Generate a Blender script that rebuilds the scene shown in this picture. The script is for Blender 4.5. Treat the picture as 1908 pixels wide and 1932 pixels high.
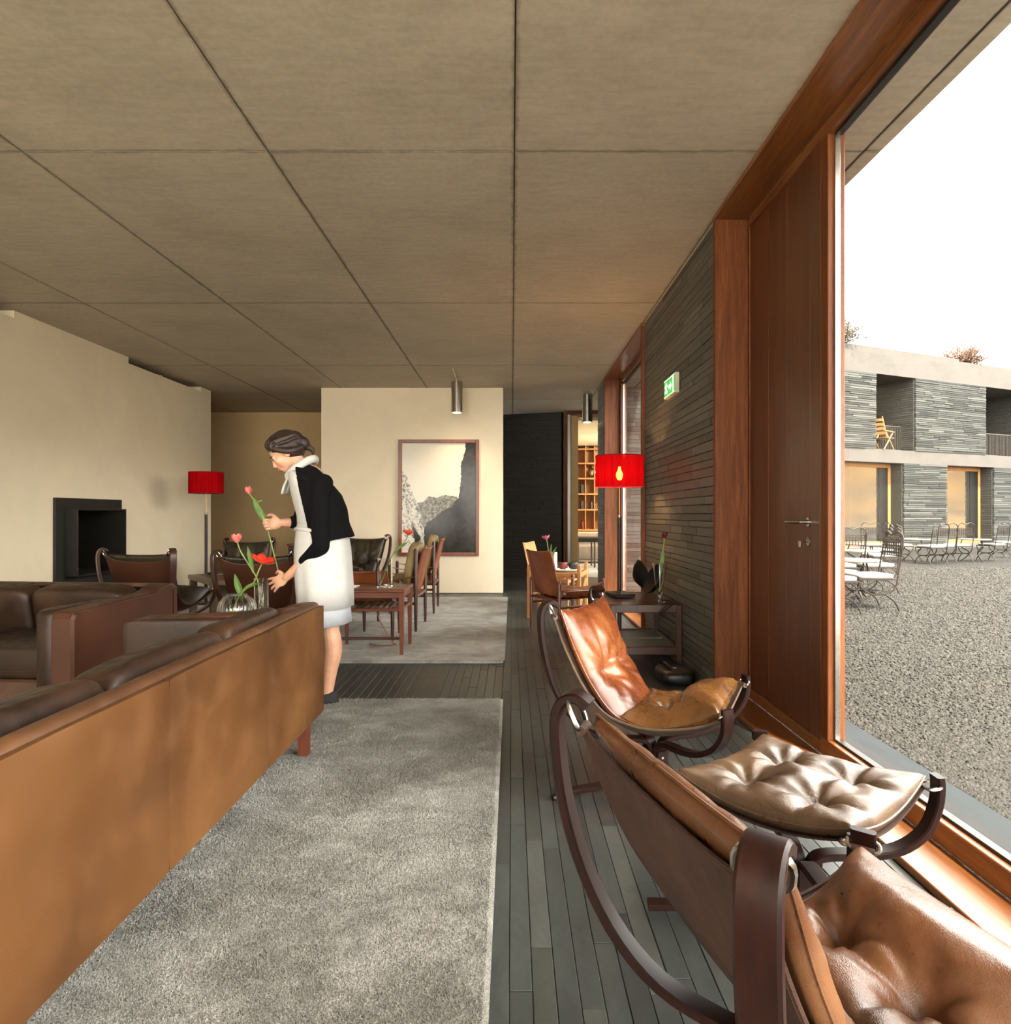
import bpy, bmesh, math, random
import numpy as np
from mathutils import Vector, Matrix, noise as mnoise
random.seed(7)
PI = math.pi
SC = bpy.context.scene
for o in list(bpy.data.objects): bpy.data.objects.remove(o)
COL = SC.collection

# ---------------------------------------------------------------- camera, sky, sun, exposure
CAM_H, F_PX = 1.159, 1294.0
cd = bpy.data.cameras.new('camera'); cam = bpy.data.objects.new('camera', cd); COL.objects.link(cam)
cam.location = (0, 0, CAM_H); cam.rotation_euler = (PI/2, 0, 0)
cd.sensor_fit = 'HORIZONTAL'; cd.sensor_width = 36.0; cd.lens = 36.0*F_PX/1908
cd.shift_x = -12/1908; cd.shift_y = 4/1908; cd.clip_start = 0.02; cd.clip_end = 400
SC.camera = cam
world = bpy.data.worlds.new('sky'); SC.world = world; world.use_nodes = True
wb = world.node_tree.nodes['Background']
wb.inputs[0].default_value = (1.0, 0.945, 0.88, 1); wb.inputs[1].default_value = 6.5
sd = bpy.data.lights.new('sun', 'SUN'); sun = bpy.data.objects.new('sun', sd); COL.objects.link(sun)
sd.energy = 10.0; sd.angle = math.radians(3.0); sd.color = (1.0, 0.90, 0.74)
SUN_EL, SUN_AZ = math.radians(58), math.radians(-70)     # azimuth from +X towards +Y
to_sun = Vector((math.cos(SUN_EL)*math.cos(SUN_AZ), math.cos(SUN_EL)*math.sin(SUN_AZ), math.sin(SUN_EL)))
sun.rotation_euler = to_sun.to_track_quat('Z', 'Y').to_euler()
vs = SC.view_settings
vs.view_transform = 'Standard'; vs.look = 'None'; vs.gamma = 1.0; vs.use_curve_mapping = False
vs.exposure = 1.3

# ---------------------------------------------------------------- helpers
def at(px, py, d):
    """photo pixel + depth -> world point"""
    return Vector(((px-966)/F_PX*d, d, CAM_H-(py-970)/F_PX*d))

def tag(o, label=None, cat=None, group=None, kind=None):
    if label: o['label'] = label
    if cat: o['category'] = cat
    if group: o['group'] = group
    if kind: o['kind'] = kind
    return o

def empty(name, loc=(0,0,0), rz=0, parent=None):
    o = bpy.data.objects.new(name, None); COL.objects.link(o)
    o.location = loc; o.rotation_euler = (0, 0, rz); o.empty_display_size = .05
    if parent: o.parent = parent
    return o

def link_mesh(name, me, parent=None, loc=None, rot=None):
    o = bpy.data.objects.new(name, me); COL.objects.link(o)
    if parent: o.parent = parent
    if loc is not None: o.location = loc
    if rot is not None: o.rotation_euler = rot
    return o

def copy_tree(o, parent=None):
    c = o.copy(); COL.objects.link(c)
    if parent: c.parent = parent
    for ch in list(o.children): copy_tree(ch, c)
    return c

def crom(pts, n):
    """Catmull-Rom resample of a list of tuples"""
    P = [Vector(p) for p in pts]; out = []
    P = [2*P[0]-P[1]] + P + [2*P[-1]-P[-2]]
    m = len(P)-3
    for i in range(n):
        t = i/(n-1)*m; k = min(int(t), m-1); f = t-k
        a, b, c, d = P[k], P[k+1], P[k+2], P[k+3]
        out.append(.5*((2*b)+(c-a)*f+(2*a-5*b+4*c-d)*f*f+(3*b-a-3*c+d)*f**3))
    return out

def lerp(a, b, t): return a+(b-a)*t
def ss(a, b, x):
    t = max(0, min(1, (x-a)/(b-a))); return t*t*(3-2*t)

class MB:
    def __init__(s): s.v = []; s.f = []
    def add(s, v, f, M=None):
        o = len(s.v)
        if M is not None: v = [M @ Vector(p) for p in v]
        s.v += [tuple(p) for p in v]; s.f += [tuple(i+o for i in q) for q in f]
        return s
    def box(s, c, h, b=0.0, M=None):
        """chamfered box: centre c, size h"""
        x, y, z = h[0]/2, h[1]/2, h[2]/2
        if b <= 0:
            v = [(sx*x, sy*y, sz*z) for sx in (-1,1) for sy in (-1,1) for sz in (-1,1)]
            f = [(0,1,3,2),(4,6,7,5),(0,4,5,1),(2,3,7,6),(0,2,6,4),(1,5,7,3)]
        else:
            b = min(b, x*.95, y*.95, z*.95); v = []; idx = {}
            for sx in (-1,1):
                for sy in (-1,1):
                    for sz in (-1,1):
                        for a in range(3):
                            p = [sx*(x-b), sy*(y-b), sz*(z-b)]; p[a] = (sx*x, sy*y, sz*z)[a]
                            idx[(sx,sy,sz,a)] = len(v); v.append(tuple(p))
            I = idx; f = []
            for k in (-1,1):
                q = [I[(k,-1,-1,0)], I[(k,1,-1,0)], I[(k,1,1,0)], I[(k,-1,1,0)]]; f.append(q if k>0 else q[::-1])
                q = [I[(-1,k,-1,1)], I[(-1,k,1,1)], I[(1,k,1,1)], I[(1,k,-1,1)]]; f.append(q if k>0 else q[::-1])
                q = [I[(-1,-1,k,2)], I[(1,-1,k,2)], I[(1,1,k,2)], I[(-1,1,k,2)]]; f.append(q if k>0 else q[::-1])
            for a in (-1,1):
                for c2 in (-1,1):
                    q = [I[(a,c2,-1,0)], I[(a,c2,-1,1)], I[(a,c2,1,1)], I[(a,c2,1,0)]]; f.append(q if a*c2>0 else q[::-1])
                    q = [I[(a,-1,c2,0)], I[(a,1,c2,0)], I[(a,1,c2,2)], I[(a,-1,c2,2)]]; f.append(q if a*c2>0 else q[::-1])
                    q = [I[(-1,a,c2,1)], I[(-1,a,c2,2)], I[(1,a,c2,2)], I[(1,a,c2,1)]]; f.append(q if a*c2>0 else q[::-1])
            for sx in (-1,1):
                for sy in (-1,1):
                    for sz in (-1,1):
                        q = [I[(sx,sy,sz,0)], I[(sx,sy,sz,1)], I[(sx,sy,sz,2)]]
                        f.append(q if sx*sy*sz>0 else q[::-1])
        T = Matrix.Translation(c)
        return s.add(v, f, (T if M is None else M @ T))
    def bx(s, x0, x1, y0, y1, z0, z1, b=0.0):
        return s.box(((x0+x1)/2, (y0+y1)/2, (z0+z1)/2), (abs(x1-x0), abs(y1-y0), abs(z1-z0)), b)
    def sweep(s, pts, prof, side=None, closed=False, cap=True, scale=None):
        """profile [(a,b)] swept along pts; a along side, b along tangent x side"""
        P = [Vector(p) for p in pts]; n = len(P); m = len(prof); v = []; f = []
        S = Vector(side) if side is not None else None; prev = None
        for i in range(n):
            if closed: T = P[(i+1)%n]-P[i-1]
            else: T = P[min(i+1,n-1)]-P[max(i-1,0)]
            if T.length < 1e-9: T = Vector((0,0,1))
            T.normalize()
            if S is not None: A = (S-T*S.dot(T))
            elif prev is not None: A = prev-T*prev.dot(T)
            else:
                A = Vector((0,0,1)) if abs(T.z) < .9 else Vector((1,0,0)); A = A-T*A.dot(T)
            if A.length < 1e-6: A = T.orthogonal()
            A.normalize(); prev = A; B = T.cross(A); k = 1 if scale is None else scale[i]
            v += [P[i]+A*(a*k)+B*(b*k) for a, b in prof]
        R = n if closed else n-1
        for i in range(R):
            j = (i+1) % n
            for q in range(m):
                r = (q+1) % m
                f.append((i*m+q, i*m+r, j*m+r, j*m+q))
        if cap and not closed:
            f.append(tuple(range(m-1,-1,-1))); f.append(tuple((n-1)*m+q for q in range(m)))
        return s.add(v, f)
    def tube(s, pts, r, seg=8, closed=False, scale=None):
        return s.sweep(pts, [(r*math.cos(2*PI*i/seg), r*math.sin(2*PI*i/seg)) for i in range(seg)], None, closed, True, scale)
    def strip(s, pts, w, t, side, c=.3):
        """flat bentwood strip with rounded edges: width w along side, thickness t"""
        k = t*c; x, y = w/2, t/2
        return s.sweep(pts, [(x,-y+k),(x,y-k),(x-k,y),(-x+k,y),(-x,y-k),(-x,-y+k),(-x+k,-y),(x-k,-y)], side)
    def lathe(s, prof, seg=24, c=(0,0,0), M=None, rib=0, ribs=0):
        v = []; f = []; n = len(prof)
        for i in range(seg):
            a = 2*PI*i/seg; k = 1+rib*math.cos(ribs*a) if rib else 1
            v += [(c[0]+r*k*math.cos(a), c[1]+r*k*math.sin(a), c[2]+z) for r, z in prof]
        for i in range(seg):
            j = (i+1) % seg
            for q in range(n-1):
                f.append((i*n+q, j*n+q, j*n+q+1, i*n+q+1))
        if prof[0][0] > 1e-5: f.append(tuple(i*n for i in range(seg-1,-1,-1)))
        if prof[-1][0] > 1e-5: f.append(tuple(i*n+n-1 for i in range(seg)))
        return s.add(v, f, M)
    def ell(s, c, r, seg=14, rings=9, M=None):
        v = []; f = []
        for j in range(1, rings):
            t = PI*j/rings
            for i in range(seg):
                a = 2*PI*i/seg
                v.append((c[0]+r[0]*math.sin(t)*math.cos(a), c[1]+r[1]*math.sin(t)*math.sin(a), c[2]+r[2]*math.cos(t)))
        v += [(c[0],c[1],c[2]+r[2]), (c[0],c[1],c[2]-r[2])]; T = len(v)-2
        for j in range(rings-2):
            for i in range(seg):
                k = (i+1) % seg
                f.append((j*seg+i, (j+1)*seg+i, (j+1)*seg+k, j*seg+k))
        for i in range(seg):
            k = (i+1) % seg
            f.append((T, i, k)); f.append((T+1, (rings-2)*seg+k, (rings-2)*seg+i))
        return s.add(v, f, M)
    def grid(s, fn, nu, nv, thick=0, flip=False):
        """surface fn(u,v) in [0,1]^2, optional thickness along normals"""
        P = [[Vector(fn(i/nu, j/nv)) for j in range(nv+1)] for i in range(nu+1)]
        W = nv+1; v = [p for r in P for p in r]; f = []
        for i in range(nu):
            for j in range(nv):
                f.append((i*W+j, (i+1)*W+j, (i+1)*W+j+1, i*W+j+1))
        if thick:
            nrm = []
            for i in range(nu+1):
                for j in range(W):
                    a = P[min(i+1,nu)][j]-P[max(i-1,0)][j]; b = P[i][min(j+1,nv)]-P[i][max(j-1,0)]
                    q = a.cross(b); q.normalize() if q.length > 1e-12 else None; nrm.append(q)
            o = len(v); v2 = [p-q*thick for p, q in zip(v, nrm)]; v = v+v2
            f += [tuple(o+i for i in q[::-1]) for q in f]
            bd = [i*W for i in range(nu+1)] + [nu*W+j for j in range(1,W)] + [i*W+nv for i in range(nu-1,-1,-1)] + [j for j in range(nv-1,0,-1)]
            for k in range(len(bd)):
                a, b = bd[k], bd[(k+1)%len(bd)]; f.append((b, a, a+o, b+o))
        if flip: f = [q[::-1] for q in f]
        return s.add(v, f)
    def pillow(s, c, h, e=.32, seg=36, rings=20, amp=.004, fr=9, seed=0, M=None):
        """superellipsoid cushion, centre c, full size h, wrinkled a little"""
        pw = lambda x, q: math.copysign(abs(x)**q, x); v = []; f = []
        for j in range(rings+1):
            t = -PI/2+PI*j/rings
            for i in range(seg):
                a = 2*PI*i/seg
                p = Vector((h[0]/2*pw(math.cos(t), e)*pw(math.cos(a), e), h[1]/2*pw(math.cos(t), e)*pw(math.sin(a), e), h[2]/2*pw(math.sin(t), e)))
                k = mnoise.noise(p*fr+Vector((seed,seed*2,0)))*amp; q = p.normalized() if p.length > 0 else p
                v.append(p+q*k+Vector(c))
        for j in range(rings):
            for i in range(seg):
                k = (i+1) % seg; f.append((j*seg+i, j*seg+k, (j+1)*seg+k, (j+1)*seg+i))
        return s.add(v, f, M)
    def prism(s, poly, axis, a, b):
        """extrude 2D poly along axis (0,1,2) from a to b"""
        def mk(p, h):
            return {0:(h,p[0],p[1]), 1:(p[0],h,p[1]), 2:(p[0],p[1],h)}[axis]
        n = len(poly); v = [mk(p,a) for p in poly]+[mk(p,b) for p in poly]
        f = [tuple(range(n-1,-1,-1)), tuple(range(n,2*n))]+[(i,(i+1)%n,n+(i+1)%n,n+i) for i in range(n)]
        return s.add(v, f)
    def mesh(s, name, mat, smooth=False, ang=40):
        me = bpy.data.meshes.new(name); me.from_pydata(s.v, [], s.f); me.validate()
        bm = bmesh.new(); bm.from_mesh(me); bmesh.ops.recalc_face_normals(bm, faces=bm.faces); bm.to_mesh(me); bm.free()
        if mat: me.materials.append(mat)
        if smooth:
            me.polygons.foreach_set('use_smooth', [True]*len(me.polygons))
            if ang < 180: me.set_sharp_from_angle(angle=math.radians(ang))
        me.update(); return me
    def build(s, name, mat, parent=None, smooth=False, ang=40, loc=None, rot=None):
        return link_mesh(name, s.mesh(name, mat, smooth, ang), parent, loc, rot)

def bxo(name, mat, x0, x1, y0, y1, z0, z1, b=0.0, parent=None):
    return MB().bx(x0, x1, y0, y1, z0, z1, b).build(name, mat, parent)

def struct(o): o['kind'] = 'structure'; return o

def fused(mb, voxel, smooth_it=4, decim=None):
    """voxel-union all pieces of a MB into one continuous smooth mesh; returns mesh"""
    o = mb.build('tmp', None)
    r = o.modifiers.new('r', 'REMESH'); r.mode = 'VOXEL'; r.voxel_size = voxel; r.use_smooth_shade = True
    if smooth_it:
        m = o.modifiers.new('s', 'SMOOTH'); m.factor = .5; m.iterations = smooth_it
    if decim:
        d = o.modifiers.new('d', 'DECIMATE'); d.ratio = decim
    dg = bpy.context.evaluated_depsgraph_get()
    me = bpy.data.meshes.new_from_object(o.evaluated_get(dg))
    bpy.data.objects.remove(o)
    me.polygons.foreach_set('use_smooth', [True]*len(me.polygons))
    return me

# ---------------------------------------------------------------- materials
def lin(c):
    """sRGB 0-255 -> linear rgba"""
    return tuple(((x/255/12.92) if x/255 <= .04045 else ((x/255+.055)/1.055)**2.4) for x in c)+(1,)

TONE = .87
def lin_(c): return tuple(x*TONE for x in lin(c)[:3])+(1,)
class NT:
    def __init__(s, name):
        s.m = bpy.data.materials.new(name); s.m.use_nodes = True
        s.t = s.m.node_tree; s.b = s.t.nodes['Principled BSDF']; s.out = s.t.nodes['Material Output']
        s._co = None
    def n(s, typ, **kw):
        q = s.t.nodes.new(typ)
        for k, v in kw.items():
            if k.startswith('i_'):
                key = k[2:]; q.inputs[int(key) if key.isdigit() else key].default_value = v
            else: setattr(q, k, v)
        return q
    def l(s, a, b): s.t.links.new(a, b)
    def co(s, scale=(1,1,1), kind='Object', rot=(0,0,0), rnd=False):
        tc = s.n('ShaderNodeTexCoord'); mp = s.n('ShaderNodeMapping'); mp.inputs['Scale'].default_value = scale
        mp.inputs['Rotation'].default_value = rot
        s.l(tc.outputs[kind], mp.inputs[0])
        if rnd:
            oi = s.n('ShaderNodeObjectInfo'); gi = s.n('ShaderNodeNewGeometry')
            ad = s.n('ShaderNodeMath', operation='ADD'); mu = s.n('ShaderNodeMath', operation='MULTIPLY', i_1=37.0)
            s.l(oi.outputs['Random'], ad.inputs[0]); s.l(gi.outputs['Random Per Island'], ad.inputs[1]); s.l(ad.outputs[0], mu.inputs[0])
            s.l(mu.outputs[0], mp.inputs['Location'])
        return mp.outputs[0]
    def noise(s, co, scale, detail=4, rough=.55, dist=0):
        q = s.n('ShaderNodeTexNoise'); q.inputs['Scale'].default_value = scale; q.inputs['Detail'].default_value = detail
        q.inputs['Roughness'].default_value = rough; q.inputs['Distortion'].default_value = dist
        s.l(co, q.inputs['Vector']); return q.outputs['Fac']
    def ramp(s, fac, stops, mode='LINEAR'):
        q = s.n('ShaderNodeValToRGB'); e = q.color_ramp.elements; q.color_ramp.interpolation = mode
        while len(e) < len(stops): e.new(.5)
        for el, (p, c) in zip(e, stops): el.position = p; el.color = c if len(c) == 4 else tuple(c)+(1,)
        s.l(fac, q.inputs[0]); return q.outputs[0]
    def mix(s, fac, a, b, typ='MIX'):
        q = s.n('ShaderNodeMix', data_type='RGBA', blend_type=typ)
        for sock, val in ((q.inputs[0], fac), (q.inputs[6], a), (q.inputs[7], b)):
            if hasattr(val, 'is_linked'): s.l(val, sock)
            else: sock.default_value = val
        return q.outputs[2]
    def math(s, op, a, b=None):
        q = s.n('ShaderNodeMath', operation=op)
        for sock, val in ((q.inputs[0], a), (q.inputs[1], b)):
            if val is None: continue
            if hasattr(val, 'is_linked'): s.l(val, sock)
            else: sock.default_value = val
        return q.outputs[0]
    def bump(s, h, strength=.3, dist=.01, prev=None):
        q = s.n('ShaderNodeBump'); q.inputs['Strength'].default_value = strength; q.inputs['Distance'].default_value = dist
        s.l(h, q.inputs['Height'])
        if prev is not None: s.l(prev, q.inputs['Normal'])
        s.l(q.outputs[0], s.b.inputs['Normal']); return q.outputs[0]
    def set(s, col=None, rough=None, **kw):
        for key, val in (('Base Color', col), ('Roughness', rough)):
            if val is None: continue
            if hasattr(val, 'is_linked'): s.l(val, s.b.inputs[key])
            else: s.b.inputs[key].default_value = val
        for k, v in kw.items():
            s.b.inputs[k.replace('_', ' ')].default_value = v
        return s.m
    def rand(s):
        oi = s.n('ShaderNodeObjectInfo'); gi = s.n('ShaderNodeNewGeometry')
        a = s.math('ADD', oi.outputs['Random'], gi.outputs['Random Per Island'])
        return s.math('FRACT', a)

def plain(name, rgb, rough=.5, metal=0, var=.12, scale=8, bump=0, bscale=60, **kw):
    t = NT(name); c = lin(rgb); co = t.co()
    f = t.noise(co, scale, 5)
    a = tuple(x*(1-var) for x in c[:3])+(1,); b = tuple(min(1, x*(1+var)) for x in c[:3])+(1,)
    col = t.ramp(f, [(.3, a), (.7, b)])
    if bump: t.bump(t.noise(co, bscale, 3), bump, .005)
    return t.set(col, rough, Metallic=metal, **kw)

def wood(name, dark, light, rough=.35, axis=2, scale=1.0, coat=.2):
    t = NT(name); sc = [14*scale]*3; sc[axis] = .9*scale
    co = t.co(tuple(sc), rnd=True)
    f = t.noise(co, 2.2, 6, .6, .6); g = t.noise(co, 11, 4, .6)
    col = t.ramp(f, [(.25, lin_(dark)), (.5, lin_([(a+b)/2 for a, b in zip(dark, light)])), (.78, lin_(light))])
    k = t.ramp(g, [(.42, (.62,.62,.62,1)), (.6, (1,1,1,1))])
    col = t.mix(.55, col, k, 'MULTIPLY')
    t.bump(g, .08, .002)
    return t.set(col, rough, Coat_Weight=coat, Coat_Roughness=.25, Specular_IOR_Level=.5 if coat else .22)

def leather(name, dark, mid, light, rough=.42, scale=1.0, wrinkle=.35, coat=.0, wear=.5, grain=.55, spec=.45):
    t = NT(name); co = t.co()
    f = t.noise(co, 3.2*scale, 2, .5, .2); g = t.noise(co, 17*scale, 3, .5)
    col = t.ramp(f, [(.28, lin_(dark)), (.5, lin_(mid)), (.74, lin_(light))])
    col = t.mix(t.math('MULTIPLY', t.ramp(g, [(.5, (0,0,0,1)), (.75, (1,1,1,1))]), wear*.45), col, lin_(light))
    v = t.n('ShaderNodeTexVoronoi', feature='DISTANCE_TO_EDGE'); v.inputs['Scale'].default_value = 260*scale; t.l(co, v.inputs['Vector'])
    w = t.n('ShaderNodeTexVoronoi', feature='DISTANCE_TO_EDGE'); w.inputs['Scale'].default_value = 26*scale
    dco = t.mix(.12, co, t.n('ShaderNodeTexNoise').outputs['Color']); t.l(dco, w.inputs['Vector'])
    b1 = t.bump(t.math('MINIMUM', v.outputs['Distance'], .25), grain, .003)
    b2 = t.bump(t.noise(co, 20*scale, 5, .58, .5), wrinkle*.45, .010, b1)
    rg = t.ramp(g, [(.3, (rough-.1,)*3+(1,)), (.7, (rough+.1,)*3+(1,))])
    return t.set(col, rg, Coat_Weight=coat, Coat_Roughness=.2, Specular_IOR_Level=spec)
# ---- shared materials
def m_concrete(name, base, joint=False):
    t = NT(name); co = t.co((1,1,1), rnd=True)
    f = t.noise(co, 1.1, 6, .6, .5); g = t.noise(t.co((3,14,3), rnd=True), 1.6, 6, .65, .3); h = t.noise(co, 28, 4, .6)
    c = lin_(base); d = tuple(x*.86 for x in c[:3])+(1,); l = tuple(min(1,x*1.12) for x in c[:3])+(1,)
    col = t.ramp(f, [(.28, d), (.5, c), (.75, l)])
    col = t.mix(.45, col, t.ramp(g, [(.35, (.72,.72,.70,1)), (.62, (1.0,1.0,1.0,1))]), 'MULTIPLY')
    col = t.mix(.35, col, t.ramp(h, [(.4, (.75,.75,.73,1)), (.6, (1,1,1,1))]), 'MULTIPLY')
    pores = t.n('ShaderNodeTexVoronoi'); pores.inputs['Scale'].default_value = 5.0; t.l(t.co(rnd=True), pores.inputs['Vector'])
    pr = t.ramp(pores.outputs['Distance'], [(.012, (.45,.43,.4,1)), (.03, (1,1,1,1))])
    col = t.mix(.8, col, pr, 'MULTIPLY')
    if joint is True:                                    # cement smears along the panel edges
        ge = t.co(kind='Generated'); sp = t.n('ShaderNodeSeparateXYZ'); t.l(ge, sp.inputs[0])
        dx = t.math('MULTIPLY', t.math('MINIMUM', sp.outputs[0], t.math('SUBTRACT', 1.0, sp.outputs[0])), 1.25)
        dy = t.math('MULTIPLY', t.math('MINIMUM', sp.outputs[1], t.math('SUBTRACT', 1.0, sp.outputs[1])), 2.5)
        ed_ = t.math('ADD', t.math('MINIMUM', dx, dy), t.math('MULTIPLY', t.math('SUBTRACT', t.noise(t.co(rnd=True), 9, 5, .7), .5), .05))
        col = t.mix(1.0, col, t.ramp(ed_, [(.0, (.58,.57,.55,1)), (.018, (1,1,1,1))]), 'MULTIPLY')
    b = t.bump(h, .12, .004); t.bump(g, .1, .006, b)
    return t.set(col, .7, Specular_IOR_Level=.3)

def m_slate(name, cols, rough=.45, grain=(1,1,1), bump=.25, spec=.4, moss=0):
    t = NT(name); r = t.rand(); co = t.co(grain, rnd=True)
    base = t.ramp(r, [(i/(len(cols)-1), lin_(c)) for i, c in enumerate(cols)])
    f = t.noise(co, 7, 7, .65, .8); g = t.noise(co, 45, 4, .6)
    col = t.mix(.7, base, t.ramp(f, [(.28, (.55,.55,.56,1)), (.5, (.95,.95,.95,1)), (.74, (1.25,1.24,1.2,1))]), 'MULTIPLY')
    col = t.mix(.35, col, t.ramp(g, [(.35, (.7,.7,.7,1)), (.65, (1.1,1.1,1.1,1))]), 'MULTIPLY')
    if moss:
        w = t.noise(co, 3.0, 8, .75, 1.5)
        col = t.mix(t.math('MULTIPLY', t.ramp(w, [(.62, (0,0,0,1)), (.68, (1,1,1,1))]), moss), col, lin_((52,50,46)))
    b = t.bump(f, bump, .006); t.bump(g, bump*.6, .002, b)
    return t.set(col, rough, Specular_IOR_Level=spec)

def m_plaster(name, rgb):
    t = NT(name); co = t.co()
    c = lin(rgb); f = t.noise(co, .9, 6, .62, .6); g = t.noise(co, 9, 5, .6)
    col = t.ramp(f, [(.3, tuple(x*.93 for x in c[:3])), (.7, tuple(min(1,x*1.04) for x in c[:3]))])
    col = t.mix(.25, col, t.ramp(g, [(.35, (.93,.92,.9,1)), (.6, (1,1,1,1))]), 'MULTIPLY')
    t.bump(g, .06, .004)
    return t.set(col, .75, Specular_IOR_Level=.25)

def m_carpet(name, cols):
    t = NT(name); co = t.co()
    f = t.noise(co, 2.3, 6, .62, .9); f2 = t.noise(t.co((1,1.3,1)), 7.5, 6, .65, .5); g = t.noise(co, 150, 2, .7); h = t.noise(co, 34, 4, .7)
    mixf = t.math('ADD', t.math('MULTIPLY', f, .6), t.math('MULTIPLY', f2, .4))
    col = t.ramp(mixf, [(.38, lin(cols[0])), (.49, lin(cols[1])), (.60, lin(cols[2]))])
    col = t.mix(.55, col, t.ramp(g, [(.3, (.5,.5,.5,1)), (.7, (1.3,1.3,1.3,1))]), 'MULTIPLY')
    col = t.mix(.3, col, t.ramp(h, [(.3, (.7,.7,.7,1)), (.7, (1.15,1.15,1.15,1))]), 'MULTIPLY')
    b = t.bump(g, .8, .008); t.bump(h, .3, .01, b)
    return t.set(col, .95, Specular_IOR_Level=.1, Sheen_Weight=.25, Sheen_Roughness=.5)

def m_window_glass(name, refl=.10):
    t = NT(name); t.t.nodes.remove(t.b)
    tr = t.n('ShaderNodeBsdfTransparent'); tr.inputs[0].default_value = (.97,.98,.97,1)
    gl = t.n('ShaderNodeBsdfGlossy'); gl.inputs['Roughness'].default_value = .0
    lw = t.n('ShaderNodeLayerWeight'); lw.inputs[0].default_value = .5
    fr = t.math('ADD', t.math('MULTIPLY', t.math('POWER', lw.outputs['Facing'], 5.0), .8), .02)
    mx = t.n('ShaderNodeMixShader'); t.l(fr, mx.inputs[0]); t.l(tr.outputs[0], mx.inputs[1]); t.l(gl.outputs[0], mx.inputs[2])
    t.l(mx.outputs[0], t.out.inputs[0]); return t.m

def m_glass(name, col=(1,1,1,1)):
    t = NT(name); return t.set(col, .0, Transmission_Weight=1.0, IOR=1.45)

MT = {}
MT['concrete'] = m_concrete('ceiling concrete', (204,192,172), True)
MT['concrete_out'] = m_concrete('facade concrete', (82,78,74))
MT['joint'] = plain('joint shadow gap', (46,42,36), .9)
MT['slate_wall'] = m_slate('slate wall', [(74,73,66),(86,85,76),(98,96,87),(82,80,70),(110,108,98),(78,78,72)], .5, (1,1,5), .22, .35)
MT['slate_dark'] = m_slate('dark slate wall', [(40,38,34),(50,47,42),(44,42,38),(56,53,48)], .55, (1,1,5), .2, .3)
MT['slate_floor'] = m_slate('slate floor', [(62,66,65),(71,75,73),(53,56,55),(78,80,77),(66,68,65),(58,62,62)], .38, (1.4,.7,1), .16, .42, .55)
MT['slate_floor_base'] = plain('floor joint', (54,52,46), .85)
MT['slate_out'] = m_slate('facade slate', [(41,42,41),(58,60,58),(73,75,73),(50,51,49),(87,88,85),(45,46,44)], .75, (1,1,5), .3, .2)
MT['slate_ret'] = m_slate('shaded return slate', [(60,58,54),(72,70,65),(66,64,60)], .8, (1,1,5), .3, .2)
MT['slate_step'] = m_slate('slate step', [(32,37,40),(38,43,46)], .75, (1,.3,1), .08, .15)
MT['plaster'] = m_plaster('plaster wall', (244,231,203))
MT['plaster_dark'] = m_plaster('tan unlit plaster', (206,176,128))  # tan darkened to carry the recess's shade in its colour
MT['carpet'] = m_carpet('grey beige carpet', [(117,114,105),(141,139,131),(168,166,159)])
MT['wframe'] = wood('window wood', (82,42,18), (136,78,38), .5, 2, 1.0, 0)
MT['wframe_y'] = wood('window wood lengthwise', (98,54,24), (158,96,46), .36, 1)
MT['door'] = wood('door wood', (72,36,18), (114,62,32), .34, 2, .8)
MT['oak'] = wood('honey oak', (168,108,54), (216,158,92), .45, 2)
MT['oak_y'] = wood('honey oak flat', (168,108,54), (216,158,92), .45, 0)
MT['mahog'] = wood('mahogany bentwood', (20,9,6), (48,20,14), .4, 2, 1.0, 0)
MT['teak'] = wood('teak', (84,40,22), (140,74,42), .36, 0)
MT['teak_z'] = wood('teak upright', (84,40,22), (136,70,40), .36, 2)
MT['darkwood'] = wood('dark rosewood', (48,24,18), (84,44,32), .32, 2)
MT['steel'] = plain('brushed steel', (190,186,178), .22, 1.0, .06, 40)
MT['steel_dull'] = plain('dull steel', (150,146,138), .3, 1.0, .06, 40)
MT['black_metal'] = plain('black iron', (34,33,32), .5, .4, .15)
MT['iron'] = plain('wrought iron', (42,35,31), .55, .5, .2)
MT['black'] = plain('matt black', (18,17,16), .45)
MT['glass_win'] = m_window_glass('window glass')
def m_mirror_glass(name):
    t = NT(name); t.t.nodes.remove(t.b); d = t.n('ShaderNodeBsdfDiffuse'); d.inputs[0].default_value = (.02,.02,.018,1); g = t.n('ShaderNodeBsdfGlossy'); g.inputs['Roughness'].default_value = .0; g.inputs[0].default_value = (.9,.86,.74,1)
    m = t.n('ShaderNodeMixShader'); m.inputs[0].default_value = .55; t.l(d.outputs[0], m.inputs[1]); t.l(g.outputs[0], m.inputs[2]); t.l(m.outputs[0], t.out.inputs[0]); return t.m
MT['mirror_glass'] = m_mirror_glass('sun reflecting glass')
MT['gravel'] = m_slate('gravel stones', [(47,46,43),(59,57,54),(38,37,35),(71,69,65),(54,52,49)], .9, (1,1,1), .2, .15)
MT['brick_gap'] = plain('slate joint', (64,64,60), .9)
MT['hill'] = plain('dry grass hill', (66,47,20), .95, 0, .6, .22)
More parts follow.
